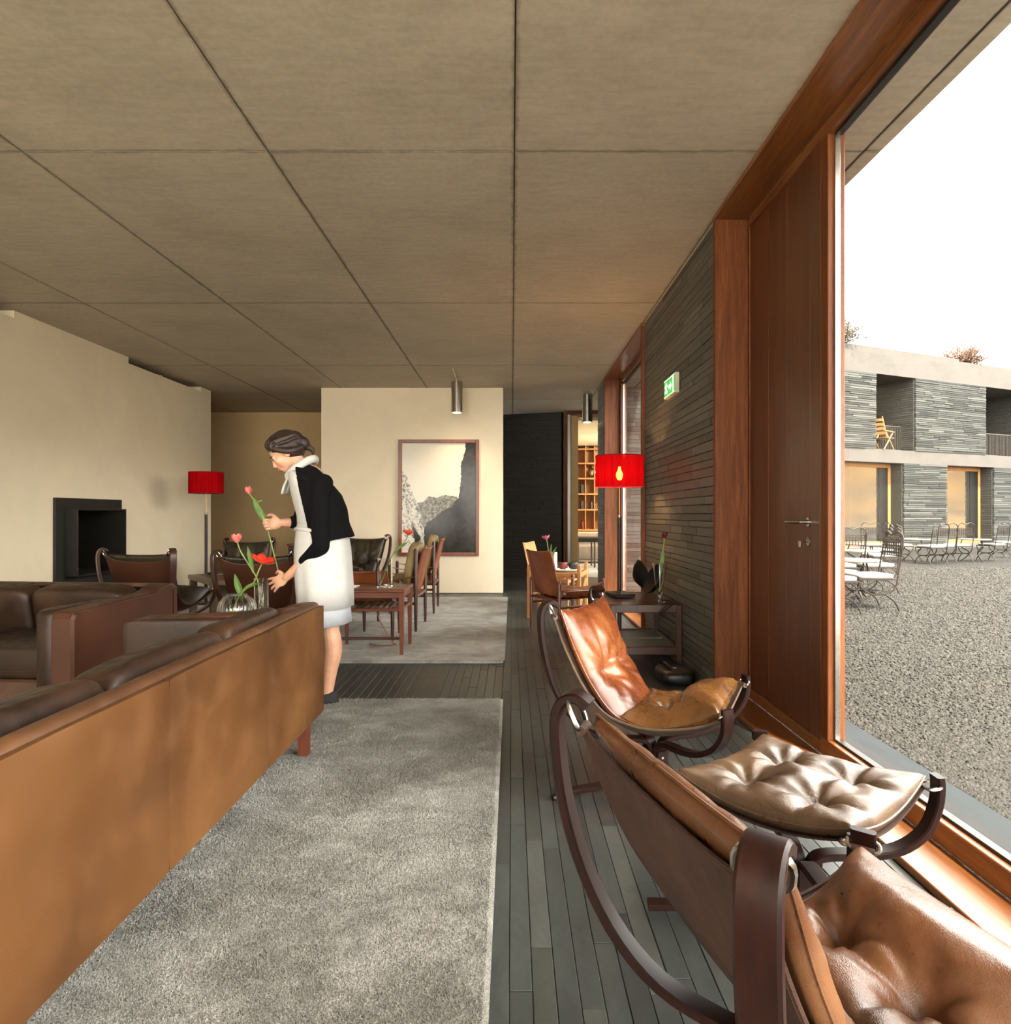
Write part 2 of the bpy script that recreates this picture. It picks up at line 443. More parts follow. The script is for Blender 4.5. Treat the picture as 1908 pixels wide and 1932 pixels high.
def _gr():
    t = NT('gravel ground'); co = t.co()
    v = t.n('ShaderNodeTexVoronoi'); v.inputs['Scale'].default_value = 42; t.l(co, v.inputs['Vector'])
    v2 = t.n('ShaderNodeTexVoronoi'); v2.inputs['Scale'].default_value = 16; t.l(co, v2.inputs['Vector'])
    bw = t.n('ShaderNodeRGBToBW'); t.l(v.outputs['Color'], bw.inputs[0])
    col = t.ramp(bw.outputs[0], [(.2, lin((30,29,28))), (.5, lin((46,45,43))), (.8, lin((60,59,57)))])
    big = t.noise(co, .5, 4); col = t.mix(.6, col, t.ramp(big, [(.3,(.85,.85,.84,1)), (.7,(1.08,1.07,1.06,1))]), 'MULTIPLY')
    inv = t.math('SUBTRACT', 1.0, v.outputs['Distance']); inv2 = t.math('SUBTRACT', 1.0, v2.outputs['Distance'])
    b = t.bump(inv, .9, .03); t.bump(inv2, .8, .05, b)
    return t.set(col, .95, Specular_IOR_Level=.1)
MT['gravel_ground'] = _gr()
MT['leaf_dry'] = plain('dry foliage', (48,42,28), .8, 0, .35, 3)
MT['leaf_rust'] = plain('rust foliage', (74,48,28), .8, 0, .35, 3)
MT['twig'] = plain('twig', (92,70,52), .8)
MT['glass'] = m_glass('clear glass', (.96,.98,.97,1))
MT['white_cloth'] = plain('white cotton', (188,187,183), .85, 0, .04, 30, .15, 240)

MT['lea_cognac'] = leather('cognac leather', (80,38,18), (118,61,30), (152,92,51), .28, 1, .4, .2, .5, .12, .55)
MT['lea_cognac2'] = leather('golden seat leather', (72,44,18), (102,66,30), (134,94,50), .28, 1, .4, .2, .5, .12, .55)
MT['lea_brown'] = leather('walnut leather', (60,36,20), (97,60,35), (136,94,61), .34, 1, .45, .1, .5, .3, .5)
MT['lea_tan'] = leather('tan ottoman leather', (58,41,27), (86,64,44), (118,93,68), .36, 1.1, .5, .1, .5, .4, .5)
MT['lea_sling'] = leather('sling leather back', (42,24,15), (57,33,21), (75,45,29), .75, 1, .2)
MT['lea_sling1'] = leather('grey brown sling', (76,60,48), (98,78,62), (122,98,78), .6, 1, .2)
MT['lea_olive'] = leather('dark olive leather', (34,28,20), (52,44,31), (78,68,50), .34, 1, .5, .1)
MT['lea_sofa'] = leather('saddle leather', (70,43,19), (92,58,27), (114,76,39), .5, .55, .05, 0, .7, .05, .35)
MT['lea_sofa_edge'] = leather('worn saddle edge', (58,36,20), (78,49,28), (110,74,44), .45, 1, .2, 0, .5, .1)
MT['lea_dark'] = leather('dark brown leather', (31,19,12), (45,29,19), (70,47,31), .42, 1, .3, .0, .5, .15, .32)
MT['lea_arm'] = leather('chestnut leather', (56,30,20), (72,41,27), (90,54,36), .45, .7, .06, 0, .5, .05, .35)
MT['lea_safari'] = leather('safari saddle leather', (96,46,22), (132,66,32), (166,94,50), .42, 1, .2)
MT['lea_khaki'] = leather('khaki hide', (104,84,48), (140,116,70), (172,148,98), .5, 1, .5)

MT['paving'] = plain('pale terrace paving', (226,218,204), .9, 0, .06, 3)  # kept pale to throw light back into the room
MT['black_clay'] = plain('black clay', (15,14,13), .65, 0, .1, 8, 0, 60, Specular_IOR_Level=.2)
MT['rail_iron'] = plain('grey railing', (74,70,65), .6, .3, .1)
# ================================================================ ROOM SHELL
XW = 1.28            # inner face of the window wall
CZ = 3.0             # ceiling height
# ---- ceiling: slab with board-marked panels, shadow joints between them
ceil = struct(bxo('ceiling', MT['joint'], -6.4, 1.85, -4.2, 14.5, CZ+.005, CZ+.35))
pm = {}
rows = [-4.02+2.5*k for k in range(0, 8)]; cols = [.0133-1.25*k for k in range(6, -2, -1)]
for i in range(len(cols)):
    x0 = cols[i]; x1 = cols[i+1] if i+1 < len(cols) else 1.785
    if x0 > 1.2: x1 = 1.783
    for j in range(len(rows)-1):
        y0, y1 = rows[j], rows[j+1]
        w, h = x1-x0-.006, y1-y0-.006
        key = (round(w,3), round(h,3))
        if key not in pm:
            pm[key] = MB().box((0,0,0), (w, h, .008)).mesh('panel', MT['concrete'])
        link_mesh('panel', pm[key], ceil, ((x0+x1)/2, (y0+y1)/2, CZ+.004+random.uniform(-.0008,.0008)))
for j in range(len(rows)-1):                                     # narrow edge strip beyond the drip groove
    bxo('edge_panel', MT['concrete'], 1.797, 1.877, rows[j]+.003, rows[j+1]-.003, CZ, CZ+.34, .004, ceil)

# ---- floor: slate strips
flo = struct(bxo('floor', MT['slate_floor_base'], -6.4, XW+.02, -3.95, 14.5, -.2, -.004))
PW = .0568
plank_cache = {}
stuff = MB(); single = 0
rnd = random.Random(3)
def plank(x, y0, y1):
    global single
    z = rnd.uniform(-.0012, .0012)
    near = (y0 < 4.9 and x > -.12 and y1 > .9)
    if near and single < 290:
        single += 1
        key = round((y1-y0)/.05)
        if key not in plank_cache:
            plank_cache[key] = MB().box((0,0,-.01), (PW-.0022, key*.05-.002, .02), .0012).mesh('plank', MT['slate_floor'])
        link_mesh('plank', plank_cache[key], flo, (x+PW/2, (y0+y1)/2, z))
    else:
        stuff.box((x+PW/2, (y0+y1)/2, z-.01), (PW-.0022, y1-y0-.002, .02), .0012 if y0 < 8 else 0)
x = -.12-PW*0
nx = int((XW-x)/PW)+1
for i in range(nx):
    y = -2.0-rnd.uniform(0, 1)
    while y < 12.8:
        L = round(rnd.choice([.45,.6,.75,.9,1.05,1.3])/.05)*.05
        plank(x+i*PW, y, y+L); y += L
for i in range(1, 100):                                           # between and behind the rugs
    xx = -.12-PW*i
    for (ya, yb) in ((3.9, 5.6), (9.1, 12.6)):
        y = ya-rnd.uniform(0, .8)
        while y < yb:
            L = round(rnd.choice([.45,.6,.75,.9])/.05)*.05
            plank(xx, y, y+L); y += L
st = stuff.build('planks', MT['slate_floor'], flo); st['kind'] = 'stuff'

# ---- left chimney wall in plaster, vent slots under the ceiling
XL = -4.5
wl = struct(MB().bx(-5.17, XL, -3.9, 6.87, 0, CZ-.07).bx(-5.17, XL, 7.72, 10.25, 0, CZ-.07)
            .bx(-5.17, XL, 6.87, 7.72, 1.21, CZ-.07).bx(-5.17, -5.10, 6.87, 7.72, 0, 1.21)
            .bx(-5.17, XL, 6.87, 7.72, 0, .535)
            .bx(-5.17, XL, 6.2, 8.05, CZ-.07, CZ).bx(-5.17, XL, 9.92, 10.25, CZ-.07, CZ)
            .bx(-5.17, XL, -3.9, 4.2, CZ-.07, CZ)
            .build('wall_left', MT['plaster']))
MB().bx(XL-.2, XL-.15, 9.05, 9.13, CZ-.07, CZ).build('post', MT['plaster'], wl)
MB().bx(-5.1, XL-.3, 6.2, 10.0, CZ-.07, CZ).bx(-5.1, XL-.3, 4.2, 6.2, CZ-.07, CZ).build('vent_slot', MT['black'], wl)
# ---- picture wall block, recess walls
struct(MB().bx(-2.78, -.13, 10.0, 10.4, .012, CZ).build('wall_back', m_plaster('picture wall plaster', (232,218,192))))
struct(bxo('baseboard_back', MT['slate_wall'], -2.775, -.135, 9.992, 10.0, 0, .012))
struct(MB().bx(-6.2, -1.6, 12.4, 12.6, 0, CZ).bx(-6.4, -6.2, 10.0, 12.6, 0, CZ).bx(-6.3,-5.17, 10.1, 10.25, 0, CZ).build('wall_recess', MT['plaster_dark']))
YR = -3.9
w3 = struct(empty('added_window_3', (-6.3, YR, 0)))                      # unseen glazed end, added behind the camera for more daylight
for nm, c, h in [('bottom_rail', (3.8,0,.06), (7.6,.1,.12)), ('top_rail', (3.8,0,2.94), (7.6,.1,.12))]+[('stile', (1.89*k+.05,0,1.5), (.1,.1,2.76)) for k in range(5)]:
    MB().box(c, h, .004).build(nm, MT['wframe'], w3)
for k in range(4): MB().box((1.89*k+.995,0,1.5), (1.79,.01,2.76)).build('pane', MT['glass_win'], w3)

# ---- stone walls: coursed slate
def coursed(x0, x1, z0, z1, put, rnd, lens=(.35,.5,.7,.9,1.2), hs=(.042,.05,.055,.06,.066)):
    z = z0
    while z < z1-.01:
        h = rnd.choice(hs)
        if z+h > z1-.02: h = z1-z
        x = x0-rnd.uniform(0, .8)
        while x < x1:
            L = rnd.choice(lens)*rnd.uniform(.85, 1.15); a, b = max(x, x0), min(x+L, x1)
            if x1-b < .08: b = x1
            if b-a > .015: put(a, b, z, z+h, rnd.uniform(0, .004))
            x = x+L if b < x1 else x1+1
        z += h
rs = random.Random(11)
wr = struct(bxo('wall_right', MT['joint'], XW+.012, XW+.22, 4.265, 6.605, 0, CZ))
cache = {}
def put_wr(a, b, z0, z1, pr):
    if CAM_H+10 < z0: return
    o = MB().box((0,0,0), (.03, b-a-.004, z1-z0-.004), .0018).build('stone', MT['slate_wall'], wr)
    o.location = (XW+.015+.003-pr, (a+b)/2, (z0+z1)/2)
coursed(4.265, 6.605, 0, CZ, put_wr, rs)
# pier beyond the second window
pier = MB()
coursed(9.295, 10.2, 0, CZ, lambda a,b,z0,z1,p: pier.box((XW+.015-p, (a+b)/2, (z0+z1)/2), (.03, b-a-.004, z1-z0-.004)), rs)
wp = struct(bxo('wall_pier', MT['joint'], XW+.012, XW+.22, 9.295, 10.2, 0, CZ))
s = pier.build('stones', MT['slate_wall'], wp); s['kind'] = 'stuff'
# dark slate wall at the end of the aisle (slightly turned)
ang = math.atan2(-.42, 1.35)
wd = struct(MB().bx(-1.2, 1.36, 0, .2, 0, CZ).build('wall_end', MT['joint'], None, loc=(-.4, 12.78, 0), rot=(0,0,ang)))
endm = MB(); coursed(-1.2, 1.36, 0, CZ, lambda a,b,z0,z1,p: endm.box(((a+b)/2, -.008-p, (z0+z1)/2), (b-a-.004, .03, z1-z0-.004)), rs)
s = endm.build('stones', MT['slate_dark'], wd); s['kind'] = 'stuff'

# ---- windows: timber lined reveals
def lining(name, y0, y1, left=True, right=True):
    r = struct(empty(name, (XW, y0, 0)))
    def b(nm, mat, xa, xb, ya, yb, za, zb, bv=.003):
        return MB().bx(xa-XW, xb-XW, ya-y0, yb-y0, za, zb, bv).build(nm, mat, r)
    b('sill_board', MT['wframe_y'], XW-.0, 1.455, y0, y1, 0, .03)
    b('head_board', MT['wframe_y'], XW-.035, 1.455, y0, y1, CZ-.028, CZ-.001)
    if left: b('jamb_board', MT['wframe'], XW-.03, 1.455, y1-.045, y1, .03, CZ-.028)
    if right: b('jamb_board', MT['wframe'], XW-.03, 1.455, y0, y0+.045, .03, CZ-.028)
    return r, b
w1, b1 = lining('window_1', -3.6, 4.265, True, True)
fx0, fx1 = 1.455, 1.535
def frame(b, ya, yb, zb=.03, rail=.085, stile=.07, glass=True):
    b('bottom_rail', MT['wframe_y'], fx0, fx1, ya, yb, zb, zb+rail)
    b('top_rail', MT['wframe_y'], fx0, fx1, ya, yb, CZ-.028-.06, CZ-.028)
    b('stile', MT['wframe'], fx0, fx1, ya, ya+stile, zb+rail, CZ-.088)
    b('stile', MT['wframe'], fx0, fx1, yb-stile, yb, zb+rail, CZ-.088)
    if glass:
        b('glass_bead', MT['steel'], fx0+.028, fx0+.052, yb-stile-.014, yb-stile, zb+rail, CZ-.088, .001)
        b('glass_bead', MT['black'], fx0+.028, fx0+.06, ya+stile, yb-stile-.014, CZ-.105, CZ-.088, .001)
        b('glass_bead', MT['black'], fx0+.028, fx0+.06, ya+stile, yb-stile-.014, zb+rail, zb+rail+.012, .001)
        b('pane', MT['glass_win'], fx0+.04, fx0+.05, ya+stile-.01, yb-stile+.01, zb+rail-.01, CZ-.08, 0)
frame(b1, -.15, 3.228); frame(b1, -3.6, -.16)
w2, b2 = lining('window_2', 6.605, 9.295, True, True)
frame(b2, 6.606, 9.294, .03, .085, .114)
# ---- the timber door beside the window
dr = struct(empty('door_1', (fx0, 3.23, .03)))
def db(nm, mat, xa, xb, ya, yb, za, zb, bv=.003): return MB().bx(xa-fx0, xb-fx0, ya-3.23, yb-3.23, za-.03, zb-.03, bv).build(nm, mat, dr)
db('door_frame', MT['wframe_y'], fx0, fx1, 3.23, 4.22, .03, .09); db('door_frame', MT['wframe_y'], fx0, fx1, 3.23, 4.22, CZ-.075, CZ-.028); db('door_frame', MT['wframe'], fx0+.004, fx1, 4.2195, 4.264, .03, CZ-.028)
for ya, yb in ((3.345,3.372),(3.374,3.66),(3.662,3.92),(3.922,4.218)):
    db('board', MT['door'], fx0+.012+random.uniform(-.001,.001), fx0+.06, ya, yb, .09, CZ-.075, .002)
db('board', MT['door'], fx0, fx0+.06, 3.232, 3.343, .09, CZ-.075, .003)
# lever handle, rosettes, key
hz = at(1510, 985, 3.36).z
def knob(nm, pts, r, mat=MT['steel']):
    m = MB(); m.tube(pts, r, 10); return m.build(nm, mat, dr, True)
lp = lambda x,y,z: (x-fx0, y-3.23, z-.03)
h = knob('lever_handle', [lp(fx0+.01,3.365,hz), lp(fx0-.045,3.365,hz), lp(fx0-.055,3.385,hz), lp(fx0-.055,3.50,hz)], .009)
knob('rosette', [lp(fx0+.012,3.365,hz), lp(fx0-.003,3.365,hz)], .024)
kz = at(1515, 1022, 3.36).z
knob('lock_rosette', [lp(fx0+.012,3.365,kz), lp(fx0-.003,3.365,kz)], .022)
k = MB().tube([lp(fx0-.003,3.365,kz), lp(fx0-.03,3.365,kz)], .004, 8); k.box(lp(fx0-.04,3.375,kz-.012), (.004,.022,.03), .001)
k.build('key', MT['steel'], dr)

# ---- opening to the library at the end of the aisle
d2 = struct(empty('door_2', (.95, 12.3, 0)))
def d2b(nm, mat, xa, xb, ya, yb, za, zb): return MB().bx(xa-.95, xb-.95, ya-12.3, yb-12.3, za, zb, .004).build(nm, mat, d2)
d2b('door_jamb', MT['wframe'], .93, .99, 12.2, 12.6, 0, CZ)
d2b('door_stile', MT['steel_dull'], .995, 1.05, 12.28, 12.36, 0, 2.98)
d2b('door_stile', MT['plaster_dark'], 1.06, 1.2, 12.42, 12.5, 0, 2.96)
d2b('door_jamb', MT['wframe'], 2.5, 2.56, 12.2, 12.6, 0, CZ)
d2b('door_head', MT['wframe'], .99, 2.5, 12.2, 12.6, 2.94, CZ)
# ---- library room beyond, corridor, and the outer wing
struct(MB().bx(.6, 4.2, 12.6, 18.2, 2.88, CZ).bx(1.88, 4.2, 14.5, 18.2, CZ, CZ+.3).build('ceiling_library', MT['plaster'])); struct(bxo('ceiling_corridor', MT['concrete'], 1.88, 4.2, 10.2, 12.6, CZ, CZ+.3))
struct(bxo('floor_library', MT['carpet'], .6, 4.2, 12.6, 18.2, -.2, .0))
struct(bxo('floor_corridor', MT['slate_floor'], XW+.02, 4.0, 10.2, 12.6, -.2, -.002))
struct(MB().bx(.6, 4.2, 17.6, 17.8, 0, 2.9).bx(.5, .62, 12.6, 17.8, 0, 2.9).build('wall_library', MT['plaster']))
struct(bxo('wall_corridor', MT['plaster'], 2.56, 4.0, 12.3, 12.5, 0, CZ))
wg = struct(MB().bx(1.5, 4.0, 9.98, 10.2, 0, 3.0).bx(1.5, 4.2, 9.98, 18, 3.3, 6.6).bx(3.8, 4.0, 9.98, 12.8, 0, 3.3).bx(1.9, 4.0, 9.9, 10.2, 3.0, 3.35).build('wall_wing', MT['joint']))
wm = MB(); coursed(1.47, 4.0, 0, 3.0, lambda a,b,z0,z1,p: wm.box(((a+b)/2, 9.97-p, (z0+z1)/2), (b-a-.005, .03, z1-z0-.005)), rs, hs=(.05,.06,.07))
s = wm.build('stones', MT['slate_out'], wg); s['kind'] = 'stuff'
# ================================================================ OUTSIDE
def ground_mesh():
    return MB().bx(1.5, 70, -40, 60, -.4, -.012)
struct(ground_mesh().build('ground', MT['gravel_ground']))
struct(MB().bx(-14, 6, -16, -3.95, -.2, -.01).build('bounce_terrace', MT['paving']))  # unseen pale ground, added to bounce sunlight up to the ceiling
# pebbles lying on the near gravel: stuff, one mesh
rg = np.random.default_rng(5)
def pebbles(n, dmax):
    d = 1.6+(dmax-1.6)*rg.random(n)**1.5; lo = np.where(d > 9.6, np.maximum(4.1, .40*d), np.maximum(1.9, .40*d)); hi = np.maximum(2.3, .78*d)
    X = lo+(hi-lo)*rg.random(n)
    r = rg.uniform(.006, .013, n)*(1+.09*d)
    base = np.array([(1,0,0),(0,1,0),(-1,0,0),(0,-1,0),(0,0,1),(0,0,-.6)], float)
    tri = np.array([(0,1,4),(1,2,4),(2,3,4),(3,0,4),(1,0,5),(2,1,5),(3,2,5),(0,3,5)])
    V = base[None]*rg.uniform(.6, 1.3, (n,6,1)); a = rg.random(n)*6.28
    c, s_ = np.cos(a)[:,None], np.sin(a)[:,None]
    x = V[:,:,0]*c-V[:,:,1]*s_; y = V[:,:,0]*s_+V[:,:,1]*c; z = V[:,:,2]*.7+rg.normal(0,.12,(n,6))
    P = np.stack([x*r[:,None]+X[:,None], y*r[:,None]+d[:,None], z*r[:,None]-.012+.002], 2).reshape(-1,3)
    T = (tri[None]+6*np.arange(n)[:,None,None]).reshape(-1,3)
    me = bpy.data.meshes.new('pebbles'); me.vertices.add(len(P)); me.vertices.foreach_set('co', P.ravel())
    me.loops.add(len(T)*3); me.loops.foreach_set('vertex_index', T.ravel()); me.polygons.add(len(T))
    me.polygons.foreach_set('loop_start', np.arange(0, len(T)*3, 3)); me.update(calc_edges=True)
    me.materials.append(MT['gravel']); return link_mesh('gravel', me)
tag(pebbles(90000, 15.0), 'loose grey gravel covering the courtyard outside the window', 'gravel', kind='stuff')
tag(struct(bxo('trim_1', MT['slate_step'], 1.535, 1.885, -3.6, 4.4, -.1, .004, .004)), None)
struct(bxo('trim_2', MT['slate_step'], 1.535, 1.885, 6.5, 9.9, -.1, .004, .004))
struct(MB().bx(XW+.02, 1.5, 4.26, 6.61, -.1, 3.3).bx(1.5, 1.52, 4.26, 6.61, 0, 3.0).bx(1.3, 1.52, -3.95, -3.6, -.1, 3).build('wall_outer', MT['slate_ret']))
struct(bxo('roof', MT['concrete_out'], -6.5, 1.85, -4.4, 14.5, CZ+.36, CZ+.5))

# hillside across the valley (mirrored in the panes of the wing opposite)
def hill(u, v):
    y = -60+150*v; x = 46+70*u
    h = 20*ss(0, .7, u)*(.8+.3*mnoise.noise(Vector((x*.03, y*.03, 0))))+1.5*mnoise.noise(Vector((x*.12, y*.12, 3)))*ss(0,.2,u)
    return (x, y, -.5+h)
struct(MB().grid(hill, 40, 60).build('hillside', MT['hill'], None, True, 180))

# ---- guest wing across the court
U = Vector((8.42, 3.8, 0)).normalized(); FA = math.atan2(U.y, U.x); FN = Vector((U.y, -U.x, 0))
F0 = Vector((10.08, 21.6, 0))
def fs(px):
    """photo column -> distance along the facade"""
    k = (px-966)/F_PX                         # x = k*y
    return (k*F0.y-F0.x)/(U.x-k*U.y)
wing = empty('guest_wing', F0, FA)
tag(wing, 'two storey slate clad wing with pale concrete bands across the gravel court', 'building')
def wb_(nm, mat, x0, x1, y0, y1, z0, z1, par=wing, b=0): return MB().bx(x0, x1, y0, y1, z0, z1, b).build(nm, mat, par)
zs0, zs1, zu1, zp1, zt = 2.86, 3.29, 5.76, 6.42, 6.68
XA, XB = -16.0, 22.0
wb_('floor_band', MT['concrete_out'], XA, XB, 0, 5, zs0, zs1); 
wb_('roof_band', MT['concrete_out'], XA, XB, 0, 5, zu1, zp1)
wb_('roof_upstand', MT['concrete_out'], XA, fs(1820), .18, .4, zp1, zt); wb_('roof_upstand', MT['concrete_out'], fs(1820)+.05, XB, .25, .45, zp1, zt-.06)
wb_('plinth', MT['concrete_out'], XA, XB, -.25, .3, -.05, .10)
wb_('rear_wall', MT['slate_ret'], XA, XB, 3.2, 5, 0, zp1)
rf = random.Random(4)
def slate_panel(x0, x1, z0, z1, side=None, depth=1.9, nm='stone_pier'):
    p = wb_(nm, MT['brick_gap'], x0+.01, x1-.01, .03, depth, z0, z1)
    m = MB(); coursed(x0, x1, z0, z1, lambda a,b,c,d,pr: m.box(((a+b)/2, .02-pr*6, (c+d)/2), (b-a-.012, .06, d-c-.014)), rf, (.5,.9,1.3,1.8), (.055,.065,.075))
    o = m.build('stones', MT['slate_out'], p); o['kind'] = 'stuff'
    m = MB()
    coursed(.05, depth, z0, z1, lambda a,b,c,d,pr: m.box((x0, (a+b)/2, (c+d)/2), (.03+pr*4, b-a-.01, d-c-.014)), rf, (.5,.9,1.3), (.055,.065,.075))
    coursed(.05, depth, z0, z1, lambda a,b,c,d,pr: m.box((x1, (a+b)/2, (c+d)/2), (.03+pr*4, b-a-.01, d-c-.014)), rf, (.5,.9,1.3), (.055,.065,.075))
    o = m.build('stones', MT['slate_ret'], p); o['kind'] = 'stuff'
u_edges = [fs(1653), fs(1727), fs(1860), fs(1953)]
slate_panel(u_edges[0]-5.6, u_edges[0], zs1, zu1); slate_panel(u_edges[1], u_edges[2], zs1, zu1); slate_panel(u_edges[3], u_edges[3]+3.4, zs1, zu1)
def railing(x0, x1):
    r = wb_('railing', MT['rail_iron'], x0, x1, .50, .53, zs1+.86, zs1+.89)
    m = MB(); n = int((x1-x0)/.085)
    for i in range(n+1): m.box((x0+(x1-x0)*i/n, .515, zs1+.43), (.014, .014, .86))
    m.bx(x0, x1, .505, .525, zs1+.06, zs1+.08)
    o = m.build('bars', MT['rail_iron'], r); o['kind'] = 'stuff'
railing(u_edges[0]+.02, u_edges[1]-.02); railing(u_edges[2]+.02, u_edges[3]-.02)
for a, b in ((u_edges[0], u_edges[1]), (u_edges[2], u_edges[3])):
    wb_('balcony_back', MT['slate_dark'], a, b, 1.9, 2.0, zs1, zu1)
l_edges = [fs(1705), fs(1787), fs(1875), fs(1965)]
slate_panel(l_edges[0], l_edges[1], .1, zs0); slate_panel(l_edges[2], l_edges[3], .1, zs0)
slate_panel(fs(1500)-3, fs(1500), .1, zs0)
def facade_window(x0, x1, y=.45):
    w = MB().bx(x0, x1, y, y+.12, .10, .24, .004).bx(x0, x1, y, y+.12, zs0-.13, zs0, .004).bx(x0, x0+.13, y, y+.12, .24, zs0-.13, .004).bx(x1-.13, x1, y, y+.12, .24, zs0-.13, .004).build('window', MT['oak'], wing)
    MB().bx(x0+.13, x1-.13, y+.05, y+.07, .24, zs0-.13).build('pane', MT['mirror_glass'], w)
    MB().bx(x1-.55, x1-.15, y+.0, y+.045, .24, zs0-.13).build('shutter', MT['black'], w)
    wb_('unlit_room_sheet', MT['black'], x0, x1, y+.13, y+.2, .1, zs0)  # black sheet stands in for the unlit room behind the pane
facade_window(fs(1575)-1.0, fs(1575)+.15); facade_window(fs(1575)+.16, l_edges[0]-.02); facade_window(l_edges[1]+.0, l_edges[2]-.02)
# chair on the balcony, shrubs on the roof
def folding_chair(root):
    def leg(a, b, nm='leg', w=.035): return MB().strip([a, b], w, .025, (0,1,0)).build(nm, MT['oak'], root)
    for s in (-.24, .24):
        leg((.32, s, 0), (-.18, s*.95, .62)); leg((-.28, s, 0), (.28, s*.95, .60)); leg((-.10, s, .38), (-.36, s*.9, 1.08), 'back_post')
        leg((-.24, s, .62), (.34, s, .60), 'armrest', .05)
    for k in range(6): MB().box((-.12+.09*k, 0, .40), (.07, .46, .018), .004).build('seat_slat', MT['oak'], root)
    for k in range(4): MB().box((-.17-.055*k, 0, .55+.14*k), (.018, .44, .09), .004).build('back_slat', MT['oak'], root)
def fpos(px, y, z=0):
    s = fs(px); p = F0+U*s+(-FN)*y; return (p.x, p.y, z)
bc = empty('folding_chair', fpos(1676, .24, zs1+.001), FA+.15)
tag(bc, 'honey wooden folding chair on the upper balcony behind the bars', 'chair'); folding_chair(bc)
def shrub(name, p, r, h, n, mat, label, seed):
    q = random.Random(seed); root = empty(name, p); tag(root, label, 'shrub')
    st, fo = MB(), MB()
    for i in range(n):
        a = q.uniform(0, 6.28); k = math.sqrt(q.random()); e = Vector((math.cos(a)*r*k, math.sin(a)*r*k, h*(1-.55*k*k)*q.uniform(.75, 1.12)))
        m = e*.5+Vector((q.uniform(-.1,.1), q.uniform(-.1,.1), .1))
        if i < 60: st.tube([(0,0,0), m, e], .012, 4)
        for j in range(9):
            c = e*q.uniform(.45, 1.0)+Vector((q.gauss(0,.10), q.gauss(0,.10), q.gauss(0,.09)))
            d = Vector((q.gauss(0,1), q.gauss(0,1), q.gauss(0,1))).normalized()*.075; f = d.orthogonal().normalized()*.022
            fo.add([c-d, c+f, c+d, c-f], [(0,1,2,3)])
    st.build('branches', MT['twig'], root); o = fo.build('foliage', mat, root); o['kind'] = 'stuff'
shrub('roof_shrub', fpos(1601, .9, zp1), 1.25, 1.35, 560, MT['leaf_dry'], 'greyish green shrub on the roof at the left end beside the window frame', 2)
shrub('roof_shrub', fpos(1867, 1.0, zp1), .95, 1.2, 330, MT['leaf_rust'], 'rust coloured dry shrub on the roof towards the right', 3)
# ================================================================ SLING CHAIRS
EDGE = [(-.345,.752),(-.30,.62),(-.225,.47),(-.13,.365),(0,.33),(.13,.34),(.24,.37),(.325,.412)]
CENT = [(-.315,.70),(-.255,.54),(-.185,.40),(-.10,.295),(.02,.262),(.14,.282),(.235,.325),(.312,.372)]
_E = crom([(x,0,z) for x,z in EDGE], 61); _C = crom([(x,0,z) for x,z in CENT], 61)
def sling_pt(u, v, off=0.0):
    """u 0 top back .. 1 front; v -1..1 across"""
    k = u*60; i = max(0, min(int(k), 59)); f = k-i
    e = _E[i].lerp(_E[i+1], f); c = _C[i].lerp(_C[i+1], f)
    w = .268-.028*math.sin(PI*max(0, min(1, u)))
    a = v*v*(.35+.65*v*v); p = c.lerp(e, a)
    return Vector((p.x, w*v, p.z))
def sling_n(u, v):
    h = .01
    u = max(0, min(1, u)); a = sling_pt(min(u+h,1), v)-sling_pt(max(u-h,0), v); b = sling_pt(u, min(v+h,1))-sling_pt(u, max(v-h,-1))
    n = a.cross(b); n.normalize(); return n
